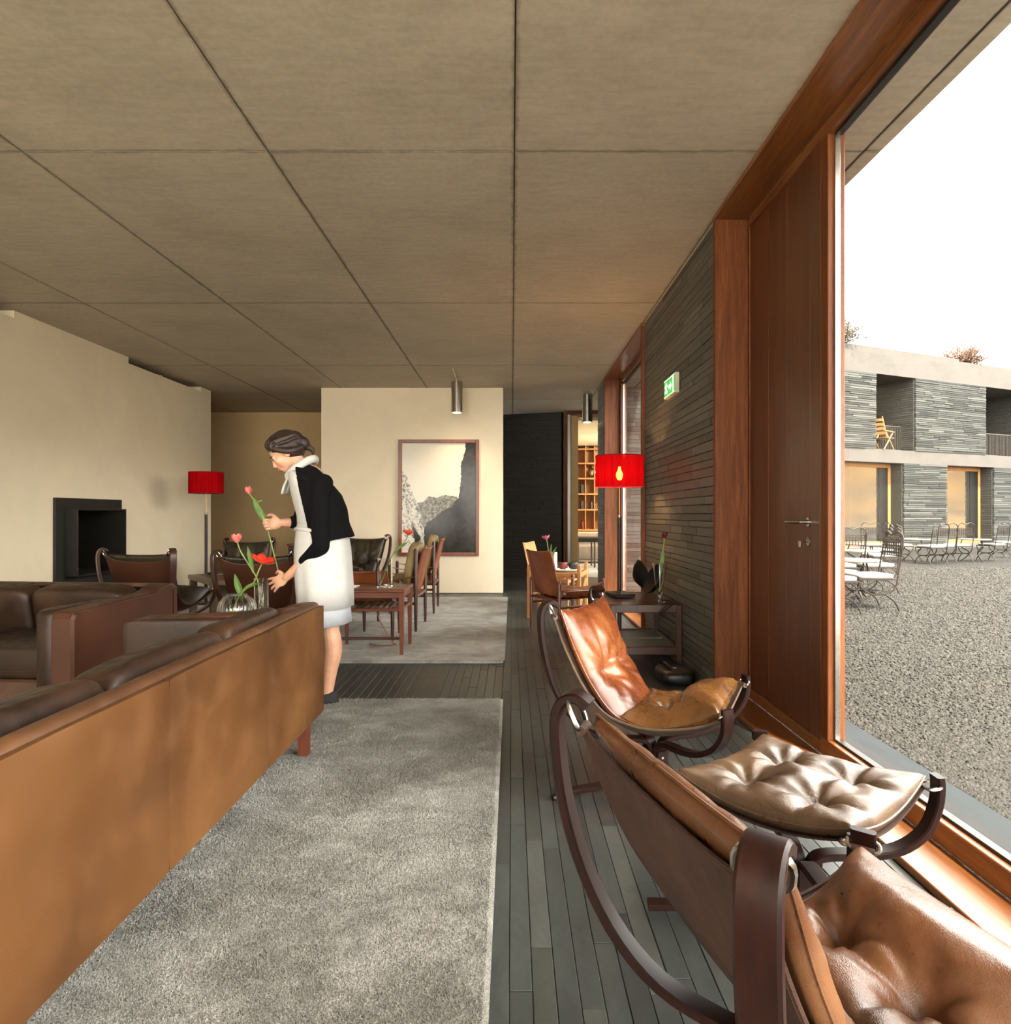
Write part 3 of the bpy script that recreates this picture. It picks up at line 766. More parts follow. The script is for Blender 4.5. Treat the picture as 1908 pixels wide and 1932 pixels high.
def cushion_mesh(name, mat, P, N, L, W, T, tufts, nu=44, nv=40, seed=0, fold=.006, dip=.75, base=.006, pw=.30, ts=.05, nfold=7, roll=0):
    """tufted pillow over the surface P(a,b), a,b in 0..1; tufts in (a,b)"""
    top, bot = [], []
    for i in range(nu+1):
        # denser rows near the border
        a = .5-.5*math.cos(PI*i/nu)*(.35)-.5*(1-2*i/nu)*(.65)
        for j in range(nv+1):
            b = .5-.5*math.cos(PI*j/nv)*(.35)-.5*(1-2*j/nv)*(.65)
            p = P(a, b); n = N(a, b)
            sa = max(0, math.sin(PI*a)); sb = max(0, math.sin(PI*b))
            h = T*(sa**pw)*(sb**pw)
            for q, (ta, tb) in enumerate(tufts):
                dx, dy = (a-ta)*L, (b-tb)*W; r = math.hypot(dx, dy); th = math.atan2(dy, dx)
                h -= T*dip*math.exp(-(r/ts)**1.35)
                h += fold*math.cos(nfold*th+q*1.7+seed)*math.exp(-r/(ts*1.7))*min(1, r/.02)*min(1, sa*3)*min(1, sb*3)
                # furrow to the nearest border
                e = abs(dx) if tb in (0,) else abs(dx)
                if (b < tb) == (tb < .5) or len(tufts) == 1:
                    h -= T*.22*math.exp(-(dx/.014)**2)*(sb**.5)*min(1, r/.03)
                if (a < ta) == (ta < .5):
                    h -= T*.20*math.exp(-(dy/.014)**2)*(sa**.5)*min(1, r/.03)
            if roll: h += roll*math.exp(-((a-.78)/.22)**2)*(sb**.4)*(sa**.3)
            q3 = Vector((a*L*14, b*W*14, seed*3.1))
            h += .0035*mnoise.noise(q3)*min(1, sa*4)*min(1, sb*4)+.0022*mnoise.noise(q3*2.6)*min(1, sa*4)*min(1, sb*4)
            h += .010*mnoise.noise(Vector((b*W*22, a*L*5, seed*7.7)))*math.exp(-a/.16)*min(1, sa*6+.25)*min(1, sb*3)
            bd = i in (0, nu) or j in (0, nv)
            h = 0 if bd else max(h, .008)
            top.append(p+n*(base+T*.22*(1 if bd else 1)+h*.88)); bot.append(p+n*(base if not bd else base+T*.22))
    Wd = nv+1; f = []
    for i in range(nu):
        for j in range(nv):
            f.append((i*Wd+j, (i+1)*Wd+j, (i+1)*Wd+j+1, i*Wd+j+1))
    n0 = len(top); m = MB(); m.v = [tuple(p) for p in top+bot]
    m.f = f+[tuple(n0+k for k in q[::-1]) for q in f]
    me = bpy.data.meshes.new(name); me.from_pydata(m.v, [], m.f)
    bm = bmesh.new(); bm.from_mesh(me); bmesh.ops.remove_doubles(bm, verts=bm.verts, dist=1e-5)
    bmesh.ops.recalc_face_normals(bm, faces=bm.faces); bm.to_mesh(me); bm.free()
    me.materials.append(mat); me.polygons.foreach_set('use_smooth', [True]*len(me.polygons)); return me
def rim(P, n=60):
    """border loop of a surface in 0..1"""
    q = [(t/n, 0) for t in range(n)]+[(1, t/n) for t in range(n)]+[(1-t/n, 1) for t in range(n)]+[(0, 1-t/n) for t in range(n)]
    return [P(a, b) for a, b in q]
BACK_R = [(.425,.797),(.452,.812),(.482,.795),(.493,.735),(.478,.60),(.437,.46),(.37,.34),(.285,.262),(.18,.228),(.08,.215),(.04,.20),(.026,.165),(.026,.06)]
FRONT_R = [(.026,.06),(.026,.15),(.04,.193),(.08,.208),(.19,.215),(.29,.238),(.375,.285),(.425,.35),(.437,.41),(.435,.452)]
FOOT_R = [(.048,.17),(.046,.10),(.06,.058),(.11,.042),(.22,.034),(.34,.028),(.43,.026)]
def radial(path, ang, n): return [Vector((r*math.cos(ang), r*math.sin(ang), z)) for r, _, z in crom([(r,0,z) for r,z in path], n)]
AB, AF = math.atan2(.30,-.37), math.atan2(.275,.335)
def ring_pts(a, b, side, w):
    """oval wire ring from a to b, half width w along side"""
    pts = []; ax = (b-a); s = Vector(side).normalized()
    for i in range(18):
        t = 2*PI*i/18; c, d = math.cos(t), math.sin(t)
        pts.append((a+b)/2+ax*.5*math.copysign(abs(c)**.7, c)+s*w*math.copysign(abs(d)**.6, d))
    return pts
def falcon(loc, rz, label, sling_m, back_m, seat_m, group, sc=1.0, wood_m=None, sz=None, roll=.03, sy=None):
    wm = wood_m or MT['mahog']
    root = empty('sling_chair', loc, rz); root.scale = (sc, sy or sc, sz or sc); tag(root, label, 'chair', group)
    for s in (1, -1):
        for ang, path, n in ((s*AB, BACK_R, 44), (s*AF, FRONT_R, 34)):
            p = radial(path, ang, n); side = Vector((-math.sin(ang), math.cos(ang), 0))
            o = MB().strip(p, .050, .021, side, .2).build('bentwood_arm', wm, root, True, 32)
            q = radial(FOOT_R, ang, 24); f = MB().strip(q, .046, .018, side, .2).build('foot', wm, root, True, 32)
            e = q[-1]; MB().lathe([(.001,-.026),(.016,-.026),(.018,-.018),(.016,-.008),(.001,-.006)], 12, tuple(e)).build('glide', MT['black'], f)
            MB().tube([q[3]+Vector((0,0,.03)), q[3]+Vector((math.cos(ang),math.sin(ang),0))*.012+Vector((0,0,.03))], .006, 8).build('bolt', MT['steel'], f)
            # wire ring over the strip end
            tip = p[0] if ang in (AB, -AB) else p[-1]
            if abs(ang) == abs(AB): cor = sling_pt(0.0, s*.99); tp = p[5]
            else: cor = sling_pt(1.0, s*.99); tp = p[-3]
            MB().tube(ring_pts(tp, cor, side, .031), .005, 7, True).build('ring', MT['steel'], root, True)
            MB().tube([cor-side*.022, cor+side*.022], .0105, 10).build('loop_tab', sling_m, root, True)
    sl = MB().grid(lambda a, b: sling_pt(a, 2*b-1), 40, 20, .005).build('sling', sling_m, root, True, 60)
    edge = [sling_pt(t/50, -1) for t in range(51)]; edge2 = [sling_pt(t/50, 1) for t in range(51)]
    m = MB(); m.tube(edge, .0042, 6); m.tube(edge2, .0042, 6); m.tube([sling_pt(0, v/10-1) for v in range(21)], .0045, 6); m.tube([sling_pt(1, v/10-1) for v in range(21)], .0045, 6)
    m.build('edge_binding', sling_m, sl, True)
    def cpt(u, v):
        p = sling_pt(u, v); q = sling_pt(u, 0); a = v*v*(.35+.65*v*v)
        return Vector((lerp(q.x, p.x, .45), p.y, lerp(q.z, p.z, .45)+.018))
    uB = (-.03, .565); uS = (.455, .995); vv = .97
    fb = lambda a, b: cpt(lerp(uB[0], uB[1], a), (2*b-1)*vv); nb = lambda a, b: sling_n(lerp(uB[0], uB[1], a), (2*b-1)*vv)
    fsq = lambda a, b: cpt(lerp(uS[0], uS[1], a), (2*b-1)*vv)
    def fS(a, b):
        p = fsq(a, b); return p+sling_n(lerp(uS[0], uS[1], a), (2*b-1)*vv)*(.012*(1-ss(0, .28, a)))
    nS = lambda a, b: sling_n(lerp(uS[0], uS[1], a), (2*b-1)*vv)
    me = cushion_mesh('back_cushion', back_m, fb, nb, .56, .48, .085, [(.42,.32),(.42,.68)], seed=1, ts=.06, fold=.014, dip=.85, pw=.42, nfold=9)
    o = link_mesh('back_cushion', me, root)
    MB().tube(rim(lambda a, b: fb(a,b)+nb(a,b)*.024), .0035, 5, True).build('piping', back_m, o, True)
    me = cushion_mesh('seat_cushion', seat_m, fS, nS, .46, .48, .115, [(.42,.32),(.42,.68)], seed=2, ts=.048, fold=.012, dip=.8, roll=roll)
    o = link_mesh('seat_cushion', me, root)
    MB().tube(rim(lambda a, b: fS(a,b)+nS(a,b)*.024), .0035, 5, True).build('piping', seat_m, o, True)
    return root
G_WIN = 'sling chairs by the window'
chair2 = falcon((.552, 1.178, .002), math.radians(14), 'walnut brown leather sling chair nearest the camera, seen from behind', MT['lea_sling'], MT['lea_brown'], MT['lea_brown'], G_WIN, 1.0, None, .965, .03, 1.14)
chair1 = falcon((.605, 2.91, .002), math.radians(-25), 'cognac leather sling chair facing the window, in front of the console table', MT['lea_sling1'], MT['lea_cognac'], MT['lea_cognac2'], G_WIN, 1.0, None, .985, .010, 1.08)
G_FIRE = 'dark sling chairs on the far left'
dk = MT['darkwood']
cA = falcon((-3.06, 6.02, .026), math.radians(86), 'dark olive sling chair directly in front of the fireplace, seen from behind', MT['lea_arm'], MT['lea_olive'], MT['lea_olive'], G_FIRE, 1.04, dk)
cB = falcon((-2.04, 5.78, .026), math.radians(93), 'dark sling chair just behind the ribbed vase, back to the camera', MT['lea_arm'], MT['lea_olive'], MT['lea_olive'], G_FIRE, 1.04, dk)
cC = falcon((-3.41, 8.72, .026), math.radians(-80), 'dark olive tufted sling chair beside the unlit red lamp, facing the camera', MT['lea_arm'], MT['lea_olive'], MT['lea_olive'], G_FIRE, 1.0, dk)
cD = falcon((-2.02, 8.72, .026), math.radians(-105), 'dark tufted sling chair right behind the woman near the picture wall', MT['lea_arm'], MT['lea_olive'], MT['lea_olive'], G_FIRE, 1.06, dk)

# ---- square footstool in the same family
OC = Vector((.824, 1.963, .002)); OA = math.radians(-48.5)
ot = empty('footstool', OC, OA); tag(ot, 'square tufted tan leather footstool on bentwood legs beside the window sill', 'footstool')
def ofn(a, b):
    x, y = (a-.5)*.49, (b-.5)*.49; r2 = (2*a-1)**2*(2*b-1)**2
    return Vector((x, y, .345+.045*r2-.0*(1-(2*a-1)**2)))
on = lambda a, b: Vector((0,0,1))
MB().grid(ofn, 20, 20, .005, True).build('sling', MT['lea_sling'], ot, True, 60)
me = cushion_mesh('cushion', MT['lea_tan'], ofn, on, .5, .5, .085, [(.3,.3),(.3,.7),(.7,.3),(.7,.7)], nu=56, nv=56, seed=5, fold=.012, ts=.064, dip=.85)
o = link_mesh('cushion', me, ot)
MB().tube(rim(lambda a, b: ofn(a,b)+Vector((0,0,.024))), .0035, 5, True).build('piping', MT['lea_tan'], o, True)
OT_R = [(.026,.05),(.026,.13),(.04,.17),(.08,.185),(.19,.19),(.28,.21),(.345,.26),(.375,.33),(.382,.385),(.38,.418)]
for k in range(4):
    a = PI/4+k*PI/2; side = Vector((-math.sin(a), math.cos(a), 0)); p = radial(OT_R, a, 34)
    MB().strip(p, .050, .021, side, .2).build('bentwood_arm', MT['mahog'], ot, True, 32)
    MB().strip(radial(FOOT_R, a, 20), .046, .018, side, .2).build('foot', MT['mahog'], ot, True, 32)
    cor = ofn(.5+.49*math.copysign(1, math.cos(a)), .5+.49*math.copysign(1, math.sin(a))); tp = p[-4]
    MB().tube(ring_pts(tp, cor, side, .031), .005, 7, True).build('ring', MT['steel'], ot, True)
# ================================================================ SOFAS, RUGS
def rug(label, x0, x1, y0, y1, h=.024):
    def fn(u, v): return (lerp(x0, x1, u), lerp(y0, y1, v), h+.0025*mnoise.noise(Vector((lerp(x0,x1,u)*9, lerp(y0,y1,v)*9, 2))))
    r = .03; pl = []
    for cx, cy, a0 in ((x1-r, y1-r, 0), (x0+r, y1-r, 90), (x0+r, y0+r, 180), (x1-r, y0+r, 270)):
        for k in range(5):
            a = math.radians(a0+22.5*k); pl.append((cx+r*math.cos(a), cy+r*math.sin(a)))
    m = MB(); n = len(pl); lay = [(0,.0015),(.002,.006),(.0,.018),(-.005,.0235),(-.014,.026)]
    cx, cy = (x0+x1)/2, (y0+y1)/2
    for ins, z in lay:
        for (x, y) in pl:
            m.v.append((x+math.copysign(ins, x-cx), y+math.copysign(ins, y-cy), z))
    for i in range(len(lay)-1):
        for k in range(n): m.f.append((i*n+k, i*n+(k+1)%n, (i+1)*n+(k+1)%n, (i+1)*n+k))
    m.f.append(tuple((len(lay)-1)*n+k for k in range(n))); m.f.append(tuple(range(n-1,-1,-1)))
    return tag(m.build('rug', MT['carpet'], None, True, 60), label, 'rug')
rug1 = rug('pale grey beige pile rug under the foreground sofa', -3.6, -.066, .55, 4.2)
def pile(parent, n, x0, x1, y0, y1):
    g = np.random.default_rng(9); y = y0+(y1-y0)*g.random(n)**1.35; lim = np.clip(-.80*y, x0, x1-.3); x = x1-(x1-lim)*g.random(n)
    r = g.uniform(.0022, .0042, n)*(1+.22*np.maximum(0, y-1.4)); a = g.random(n)*6.28; P = np.zeros((n,4,3))
    for k in range(3): P[:,k,0] = x+r*np.cos(a+2.094*k); P[:,k,1] = y+r*np.sin(a+2.094*k); P[:,k,2] = .0245
    sw = .35*np.sin(x*7+3*np.sin(y*5))+.35*np.sin(y*8.3+2*np.sin(x*6))
    P[:,3,0] = x+r*(g.normal(0,.5,n)+sw); P[:,3,1] = y+r*g.normal(0,.6,n); P[:,3,2] = .0245+r*g.uniform(1.3,2.3,n)
    T = (np.array([(0,1,3),(1,2,3),(2,0,3)])[None]+4*np.arange(n)[:,None,None]).reshape(-1,3); P = P.reshape(-1,3)
    me = bpy.data.meshes.new('pile'); me.vertices.add(len(P)); me.vertices.foreach_set('co', P.ravel()); me.loops.add(len(T)*3); me.loops.foreach_set('vertex_index', T.ravel())
    me.polygons.add(len(T)); me.polygons.foreach_set('loop_start', np.arange(0, len(T)*3, 3)); me.update(calc_edges=True); me.materials.append(MT['carpet'])
    o = link_mesh('pile', me, parent); o['kind'] = 'stuff'
pile(rug1, 230000, -2.6, -.066, 1.15, 4.198)
rug('pale grey beige pile rug in front of the picture wall under the safari chairs', -4.3, -.068, 5.32, 9.38)

ARM = [(0,.2),(0,.705),(.03,.717),(.07,.714),(.115,.704),(.155,.69),(.21,.678),(.78,.655),(.805,.645),(.82,.62),(.82,.2)]
def sofa(loc, rz, label, n, body_m, cush_m, arm_m, edge_m, leg_m, seg=.735):
    root = empty('sofa', loc, rz); tag(root, label, 'sofa'); L = n*seg
    for k in range(n):
        x0, x1 = k*seg+.0028, (k+1)*seg-.0028
        def pan(u, v, x0=x0, x1=x1):
            e = (max(0,math.sin(PI*u))**.25)*(max(0,math.sin(PI*v))**.25)
            return (lerp(x0,x1,u), -.002-.005*e-.002*mnoise.noise(Vector((lerp(x0,x1,u)*5, v*4, 1)))*e, lerp(.2,.698,v))
        MB().grid(pan, 28, 22, -.03, False).build('back_panel', body_m, root, True, 60)
        if k: MB().tube([(k*seg,-.0015,.203),(k*seg,-.0025,.45),(k*seg,-.0015,.697)], .0052, 6).build('seam', MT['black_clay'], root, True)
        xs0, xs1 = max(x0, .13), min(x1, L-.13)
        c = MB().pillow(((xs0+xs1)/2, .50, .395), (xs1-xs0-.006, .62, .17), .22, 44, 22, .006, 7, k).build('seat_cushion', cush_m, root, True, 180)
        MB().tube([(xs0+.03,.805,.36),((xs0+xs1)/2,.812,.358),(xs1-.03,.805,.36)], .005, 6).build('piping', cush_m, c, True)
        M_ = Matrix.Translation(((xs0+xs1)/2, .165, .518)) @ Matrix.Rotation(math.radians(-11), 4, 'X')
        b = MB().pillow((0,0,0), (xs1-xs0-.006, .17, .40), .3, 44, 22, .007, 6, k+9, M_).build('back_cushion', cush_m, root, True, 180)
        MB().tube([(xs0+.03,.063,.67),((xs0+xs1)/2,.060,.678),(xs1-.03,.063,.67)], .0055, 6).build('piping', cush_m, b, True)
    m = MB(); m.sweep([(0,.02,.698),(L,.02,.698)], [(.028*math.cos(2*PI*i/12), .018*math.sin(2*PI*i/12)) for i in range(12)], (0,1,0))
    m.build('top_roll', edge_m, root, True)
    MB().bx(.01, L-.01, .012, .08, .2, .695, .01).build('back_frame', MT['black_clay'], root)
    MB().bx(.02, L-.02, .04, .80, .2, .31, .012).build('base', edge_m, root)
    for x0, x1 in ((0,.125),(L-.125, L)):
        m = MB(); k = .012; cy, cz = .41, .45
        ins = [(y+(cy-y)*.03, z+(cz-z)*.03) for y, z in ARM]; q = len(ARM)
        for x, pr in ((x0, ins), (x0+k, ARM), (x1-k, ARM), (x1, ins)): m.v += [(x, y, z) for y, z in pr]
        for i in range(3):
            for j in range(q): m.f.append((i*q+j, i*q+(j+1)%q, (i+1)*q+(j+1)%q, (i+1)*q+j))
        m.f.append(tuple(range(q))); m.f.append(tuple(3*q+j for j in range(q)))
        a = m.build('arm', arm_m, root)
        w = MB().pillow(((x0+x1)/2+(.10 if x0 < .5 else -.10), .47, .435), (.10, .68, .455), .14, 24, 14, .005, 8, 3).build('arm_pad', cush_m, a, True, 180)
        w = MB(); xe = x0 if x0 < .5 else x1
        w.tube(crom([(xe,y,z) for y,z in ins[1:-1]], 40), .004, 6); w.build('welt', edge_m, a, True)
    for x in (.04, L-.04):
        for y in (.05, .78): MB().sweep([(x,y,.205),(x,y,.0)], [(.026,-.026),(.026,.026),(-.026,.026),(-.026,-.026)], (1,0,0), False, True, [1,.86]).build('leg', leg_m, root)
    return root
MT['lea_edge2'] = leather('dark chestnut edging', (54,34,24), (72,46,32), (112,78,54), .36, 1, .2)
sofa((-.928, 1.06, .026), PI/2, 'long saddle brown leather sofa in the foreground seen from behind', 3, MT['lea_sofa'], MT['lea_dark'], MT['lea_arm'], MT['lea_sofa_edge'], MT['teak_z'])
sofa((-2.05, 4.16, .026), math.radians(173.5), 'dark brown leather sofa at the left facing the camera', 3, MT['lea_arm'], MT['lea_dark'], MT['lea_arm'], MT['lea_edge2'], MT['darkwood'])
# ================================================================ TABLES, SAFARI CHAIRS
def post(pts, r, mat, parent, nm='leg', taper=None, seg=10):
    return MB().tube(pts, r, seg, False, taper).build(nm, mat, parent, True, 50)
def safari(loc, rz, label, group, wm, back_m, seat_m, back_top=.80, rear_h=.52, front_h=.53, cushion=None, w=.54, dp=.50, sc=1.0, high_arm=False):
    root = empty('safari_chair', loc, rz); root.scale = (sc,)*3; tag(root, label, 'chair', group)
    x0, x1, y = -dp/2, dp/2, w/2
    for s in (-1, 1):
        post([(x1, s*y, 0), (x1, s*y, .15), (x1, s*y, front_h-.02), (x1, s*y, front_h)], .019, wm, root, 'leg', [.62, .9, 1, .55])
        post([(x0, s*y, 0), (x0, s*y, .15), (x0, s*y, rear_h-.02), (x0, s*y, rear_h)], .019, wm, root, 'leg', [.62, .9, 1, .55])
        post([(x0, s*y, .27), (x1, s*y, .27)], .013, wm, root, 'rail')
        zt = min(front_h, rear_h)-.03
        pts = crom([(x0, s*(y+.004), zt), (0, s*(y+.004), zt-.035), (x1, s*(y+.004), zt)], 14)
        MB().strip(pts, .045, .006, (0,1,0)).build('arm_strap', back_m, root, True, 50)
    for x in (x0, x1): post([(x, -y, .33), (x, y, .33)], .013, wm, root, 'rail')
    sl = MB().grid(lambda u, v: (lerp(x0, x1, u), lerp(-y+.02, y-.02, v), .345-.025*math.sin(PI*u)*math.sin(PI*v)), 10, 10, .006).build('seat_sling', back_m, root, True, 60)
    MB().pillow((.02, 0, .385), (dp-.06, w-.07, .085), .3, 32, 16, .006, 8, 3).build('seat_cushion', seat_m, root, True, 180)
    zb = .37
    def back(u, v):
        k = 1-.10*u; c = .02*math.sin(PI*v)
        return (lerp(x0+.035, x0-.075, u)-c, lerp(-y+.02, y-.02, v)*k, lerp(zb, back_top, u)-.012*math.sin(PI*v)*u)
    MB().grid(back, 14, 12, .016).build('back_panel', back_m, root, True, 60)
    m = MB()
    for a, b in ((0,1),(1,0)): pass
    m.tube([back(t/14, 0) for t in range(15)], .009, 8); m.tube([back(t/14, 1) for t in range(15)], .009, 8); m.tube([back(1, t/12) for t in range(13)], .010, 8)
    m.build('back_frame', back_m, root, True)
    if cushion:
        M_ = Matrix.Translation((x0+.07, 0, (zb+back_top)/2+.05)) @ Matrix.Rotation(math.radians(-12), 4, 'Y')
        MB().pillow((0,0,0), (.11, w-.10, back_top-zb), .42, 28, 16, .012, 9, 5, M_).build('back_cushion', cushion, root, True, 180)
    if rear_h > .6:
        m = MB()
        for s in (-1, 1):
            m.strip([(x0-.004, s*y, .42), (x0-.012, s*(y-.02), .70)], .03, .006, (0,1,0))
        m.build('strap', back_m, root)
    return root
G_DIN = 'safari chairs by the dining corner'
safari((.545, 6.85, 0), math.radians(27.8), 'brown leather safari chair seen from behind, nearest the dark slate end wall aisle', G_DIN, MT['teak_z'], MT['lea_safari'], MT['lea_cognac'])
MT['lea_light'] = leather('light tan leather', (168,112,66), (198,140,88), (220,168,116), .45, 1, .2)
safari((.52, 8.62, 0), math.radians(-18), 'light tan leather safari chair half hidden behind the brown one', G_DIN, MT['oak'], MT['lea_light'], MT['lea_light'])
G_RUG = 'safari chairs on the far rug'
MT['plumwood'] = wood('plum wood', (58,28,24), (96,54,46), .35, 2)
RZ = .026
safari((-1.17, 6.93, RZ), PI-.02, 'safari chair with khaki hide cushions, nearer one of the row facing left', G_RUG, MT['plumwood'], MT['lea_safari'], MT['lea_khaki'], .80, .80, .56, MT['lea_khaki'], .62)
safari((-1.15, 8.12, RZ), PI+.03, 'safari chair with khaki hide cushions, farther one of the row beneath the framed picture', G_RUG, MT['plumwood'], MT['lea_safari'], MT['lea_khaki'], .84, .82, .56, MT['lea_khaki'], .62)
safari((-1.32, 6.33, RZ), PI/2+.02, 'low reddish leather safari chair right behind the slatted side table', G_RUG, MT['plumwood'], MT['lea_safari'], MT['lea_khaki'], .63, .5, .5, None, .5, .42)

def leg_box(x, y, z0, z1, a, b, mat, parent):
    return MB().sweep([(x,y,z0),(x,y,z1)], [(a/2,-b/2),(a/2,b/2),(-a/2,b/2),(-a/2,-b/2)], (1,0,0), False, True, [.62, 1]).build('leg', mat, parent)
# slatted side table on the far rug
t2 = empty('side_table', (-1.165, 5.76, RZ)); tag(t2, 'teak side table with a slatted lower shelf holding the square glass vase', 'table')
MB().box((0,0,.512), (.60,.50,.028), .006).build('tabletop', MT['teak'], t2)
for y in (-.225, .225): MB().box((0,y,.478), (.52,.022,.05), .004).build('apron', MT['teak'], t2)
for x in (-.275, .275): MB().box((x,0,.478), (.022,.42,.05), .004).build('apron', MT['teak'], t2)
for x in (-.275, .275):
    for y in (-.225, .225): leg_box(x, y, 0, .5, .042, .042, MT['teak_z'], t2)
for y in (-.225, .225): MB().box((0,y,.36), (.52,.02,.024), .004).build('shelf_rail', MT['teak'], t2)
for x in (-.275, .275): MB().box((x,0,.36), (.02,.42,.024), .004).build('shelf_rail', MT['teak'], t2)
for k in range(9): MB().box((-.22+.055*k,0,.366), (.026,.44,.012), .003).build('shelf_slat', MT['teak_z'], t2)
MB().box((0,-.225,.13), (.52,.018,.024), .004).build('stretcher', MT['darkwood'], t2)
pp = MB()
for k in range(3): pp.box((-.20+.004*k, .02, .530+.004*k), (.17, .12, .004), .001)
o = pp.build('leaflets', plain('paper', (232,226,210), .8), None, False, 40, (-1.165, 5.66, RZ)); tag(o, 'small pile of white leaflets on the slatted side table', 'paper')
# dangling strap curled on the rug
sp = crom([(-1.20,6.06,.36),(-1.17,6.0,.26),(-1.10,5.96,.15),(-1.03,5.93,.05),(-1.01,5.92,.034),(-1.05,5.90,.030),(-1.16,5.88,.032),(-1.22,5.90,.045)], 40)
o = MB().strip(sp, .028, .004, (0,1,0)).build('leather_strap', MT['lea_safari'], None, True, 50); tag(o, 'loose leather strap hanging down and curling on the rug under the side table', 'strap')

# low coffee table between the sofas, holding the ribbed vase
T0Z = .462
t0 = empty('coffee_table', (-1.76, 4.30, RZ)); tag(t0, 'low teak coffee table between the two sofas, carrying the ribbed vase', 'table')
MB().box((0,0,T0Z-.016-RZ), (.52,.62,.032), .006).build('tabletop', MT['teak'], t0)
for x in (-.22,.22):
    for y in (-.27,.27): leg_box(x, y, 0, T0Z-.03-RZ, .05, .05, MT['teak_z'], t0)
for y in (-.27,.27): MB().box((0,y,T0Z-.06-RZ), (.40,.022,.055), .004).build('apron', MT['teak'], t0)
for x in (-.22,.22): MB().box((x,0,T0Z-.06-RZ), (.022,.50,.055), .004).build('apron', MT['teak'], t0)
# game table beside the far lamp
t1 = empty('low_table', (-2.93, 7.5, RZ), math.radians(-52)); tag(t1, 'square light brown table standing between the dark sling chairs', 'table')
MT['walnut'] = wood('walnut', (86,62,42), (136,104,74), .4, 0)
for (c, h) in (((0,-.42,.44),(.93,.09,.05)), ((0,.42,.44),(.93,.09,.05)), ((-.42,0,.44),(.09,.75,.05)), ((.42,0,.44),(.09,.75,.05))): MB().box(c, h, .004).build('top_frame', MT['walnut'], t1)
MB().box((0,0,.437), (.75,.75,.03), .003).build('tabletop', MT['teak'], t1)
for x in (-.42,.42):
    for y in (-.42,.42): MB().box((x,y,.208), (.072,.072,.416), .004).build('leg', MT['walnut'], t1)
o = MB().lathe([(.001,0),(.05,.0),(.055,.012),(.045,.02),(.043,.012),(.001,.008)], 20).build('ashtray', MT['black'], None, True, 40, (-3.33, 7.62, RZ+.466)); tag(o, 'small black dish on the light brown low table', 'dish')
t4 = empty('console_table', (-2.72, 9.62, .0)); tag(t4, 'narrow reddish console table in front of the recess', 'table')
MB().box((0,0,.735), (.75,.38,.03), .005).build('tabletop', MT['teak'], t4); MB().box((0,0,.69), (.68,.32,.06), .004).build('apron', MT['darkwood'], t4)
for x in (-.34,.34):
    for y in (-.155,.155): leg_box(x, y, 0, .72, .04, .04, MT['darkwood'], t4)

# oak tray table in the dining corner
t3 = empty('tray_table', (.53, 7.83, 0), math.radians(-14)); tag(t3, 'honey oak tray table with short corner posts by the safari chairs', 'table')
for x in (-.28,.28):
    for y in (-.28,.28): MB().box((x,y,.30), (.042,.042,.60), .006).build('leg', MT['oak'], t3)
for y in (-.28,.28): MB().box((0,y,.485), (.518,.024,.05), .004).build('rail', MT['oak_y'], t3); 
for x in (-.28,.28):
    MB().box((x,0,.485), (.024,.518,.05), .004).build('rail', MT['oak'], t3)
    MB().sweep([(x,-.26,.12),(x,.26,.40)], [(.012,-.014),(.012,.014),(-.012,.014),(-.012,-.014)], (1,0,0)).build('brace', MT['oak'], t3)
    MB().box((x,0,.25), (.022,.518,.03), .004).build('rail', MT['oak'], t3)
MB().box((0,0,.512), (.50,.50,.014), .003).build('tabletop', MT['oak_y'], t3)
for i, (px, py, rgb) in enumerate(((1062,1072,(120,60,56)), (1082,1071,(58,60,58)))):
    p = at(px, 1071, 7.72)
    o = MB().lathe([(.001,0),(.03,0),(.052,.02),(.06,.05),(.054,.075),(.05,.075),(.055,.05),(.046,.022),(.001,.012)], 20).build('tea_bowl', plain('bowl %d' % i, rgb, .3), None, True, 60, (p.x, 7.72, .541))
    tag(o, ('reddish round bowl on the oak tray table, left of the black one', 'black and white round bowl on the oak tray table, right of the red one')[i], 'bowl', 'bowls on the oak tray table')
o = MB().lathe([(.001,0),(.14,0),(.165,.016),(.16,.018),(.135,.006),(.001,.005)], 32).build('serving_plate', plain('pale stoneware', (200,198,190), .3), None, True, 40, (.615, 7.72, .5195)); tag(o, 'pale grey round plate under the bowls on the oak tray table', 'plate')

# two tier side table by the stone wall
st_ = empty('side_table', (1.0, 5.53, 0)); tag(st_, 'dark two tier side table against the stone wall under the lit lamp', 'table')
hx, hy, zt = .245, .41, .485
for z in (zt, .17):
    for y in (-hy, hy): MB().box((0,y,z-.03), (2*hx,.035,.06), .004).build('rail', MT['darkwood'], st_)
    for x in (-hx, hx): MB().box((x,0,z-.03), (.035,2*hy,.06), .004).build('rail', MT['darkwood'], st_)
MB().box((0,0,zt-.012), (2*hx-.03,2*hy-.03,.016)).build('tabletop', MT['darkwood'], st_)
MB().box((0,-.2,.15), (2*hx-.03,.36,.014)).build('shelf', plain('pale shelf inlay', (132,126,110), .4), st_); MB().box((0,.22,.15), (2*hx-.03,.32,.014)).build('shelf', plain('green grey shelf inlay', (104,106,92), .4), st_)
for x in (-hx, hx):
    for y in (-hy, hy): MB().box((x,y,zt/2-.002), (.042,.042,zt-.004), .004).build('leg', MT['darkwood'], st_)
BOWL = [(.001,0),(.045,.0),(.10,.035),(.13,.075),(.132,.08),(.127,.079),(.095,.043),(.04,.01),(.001,.008)]
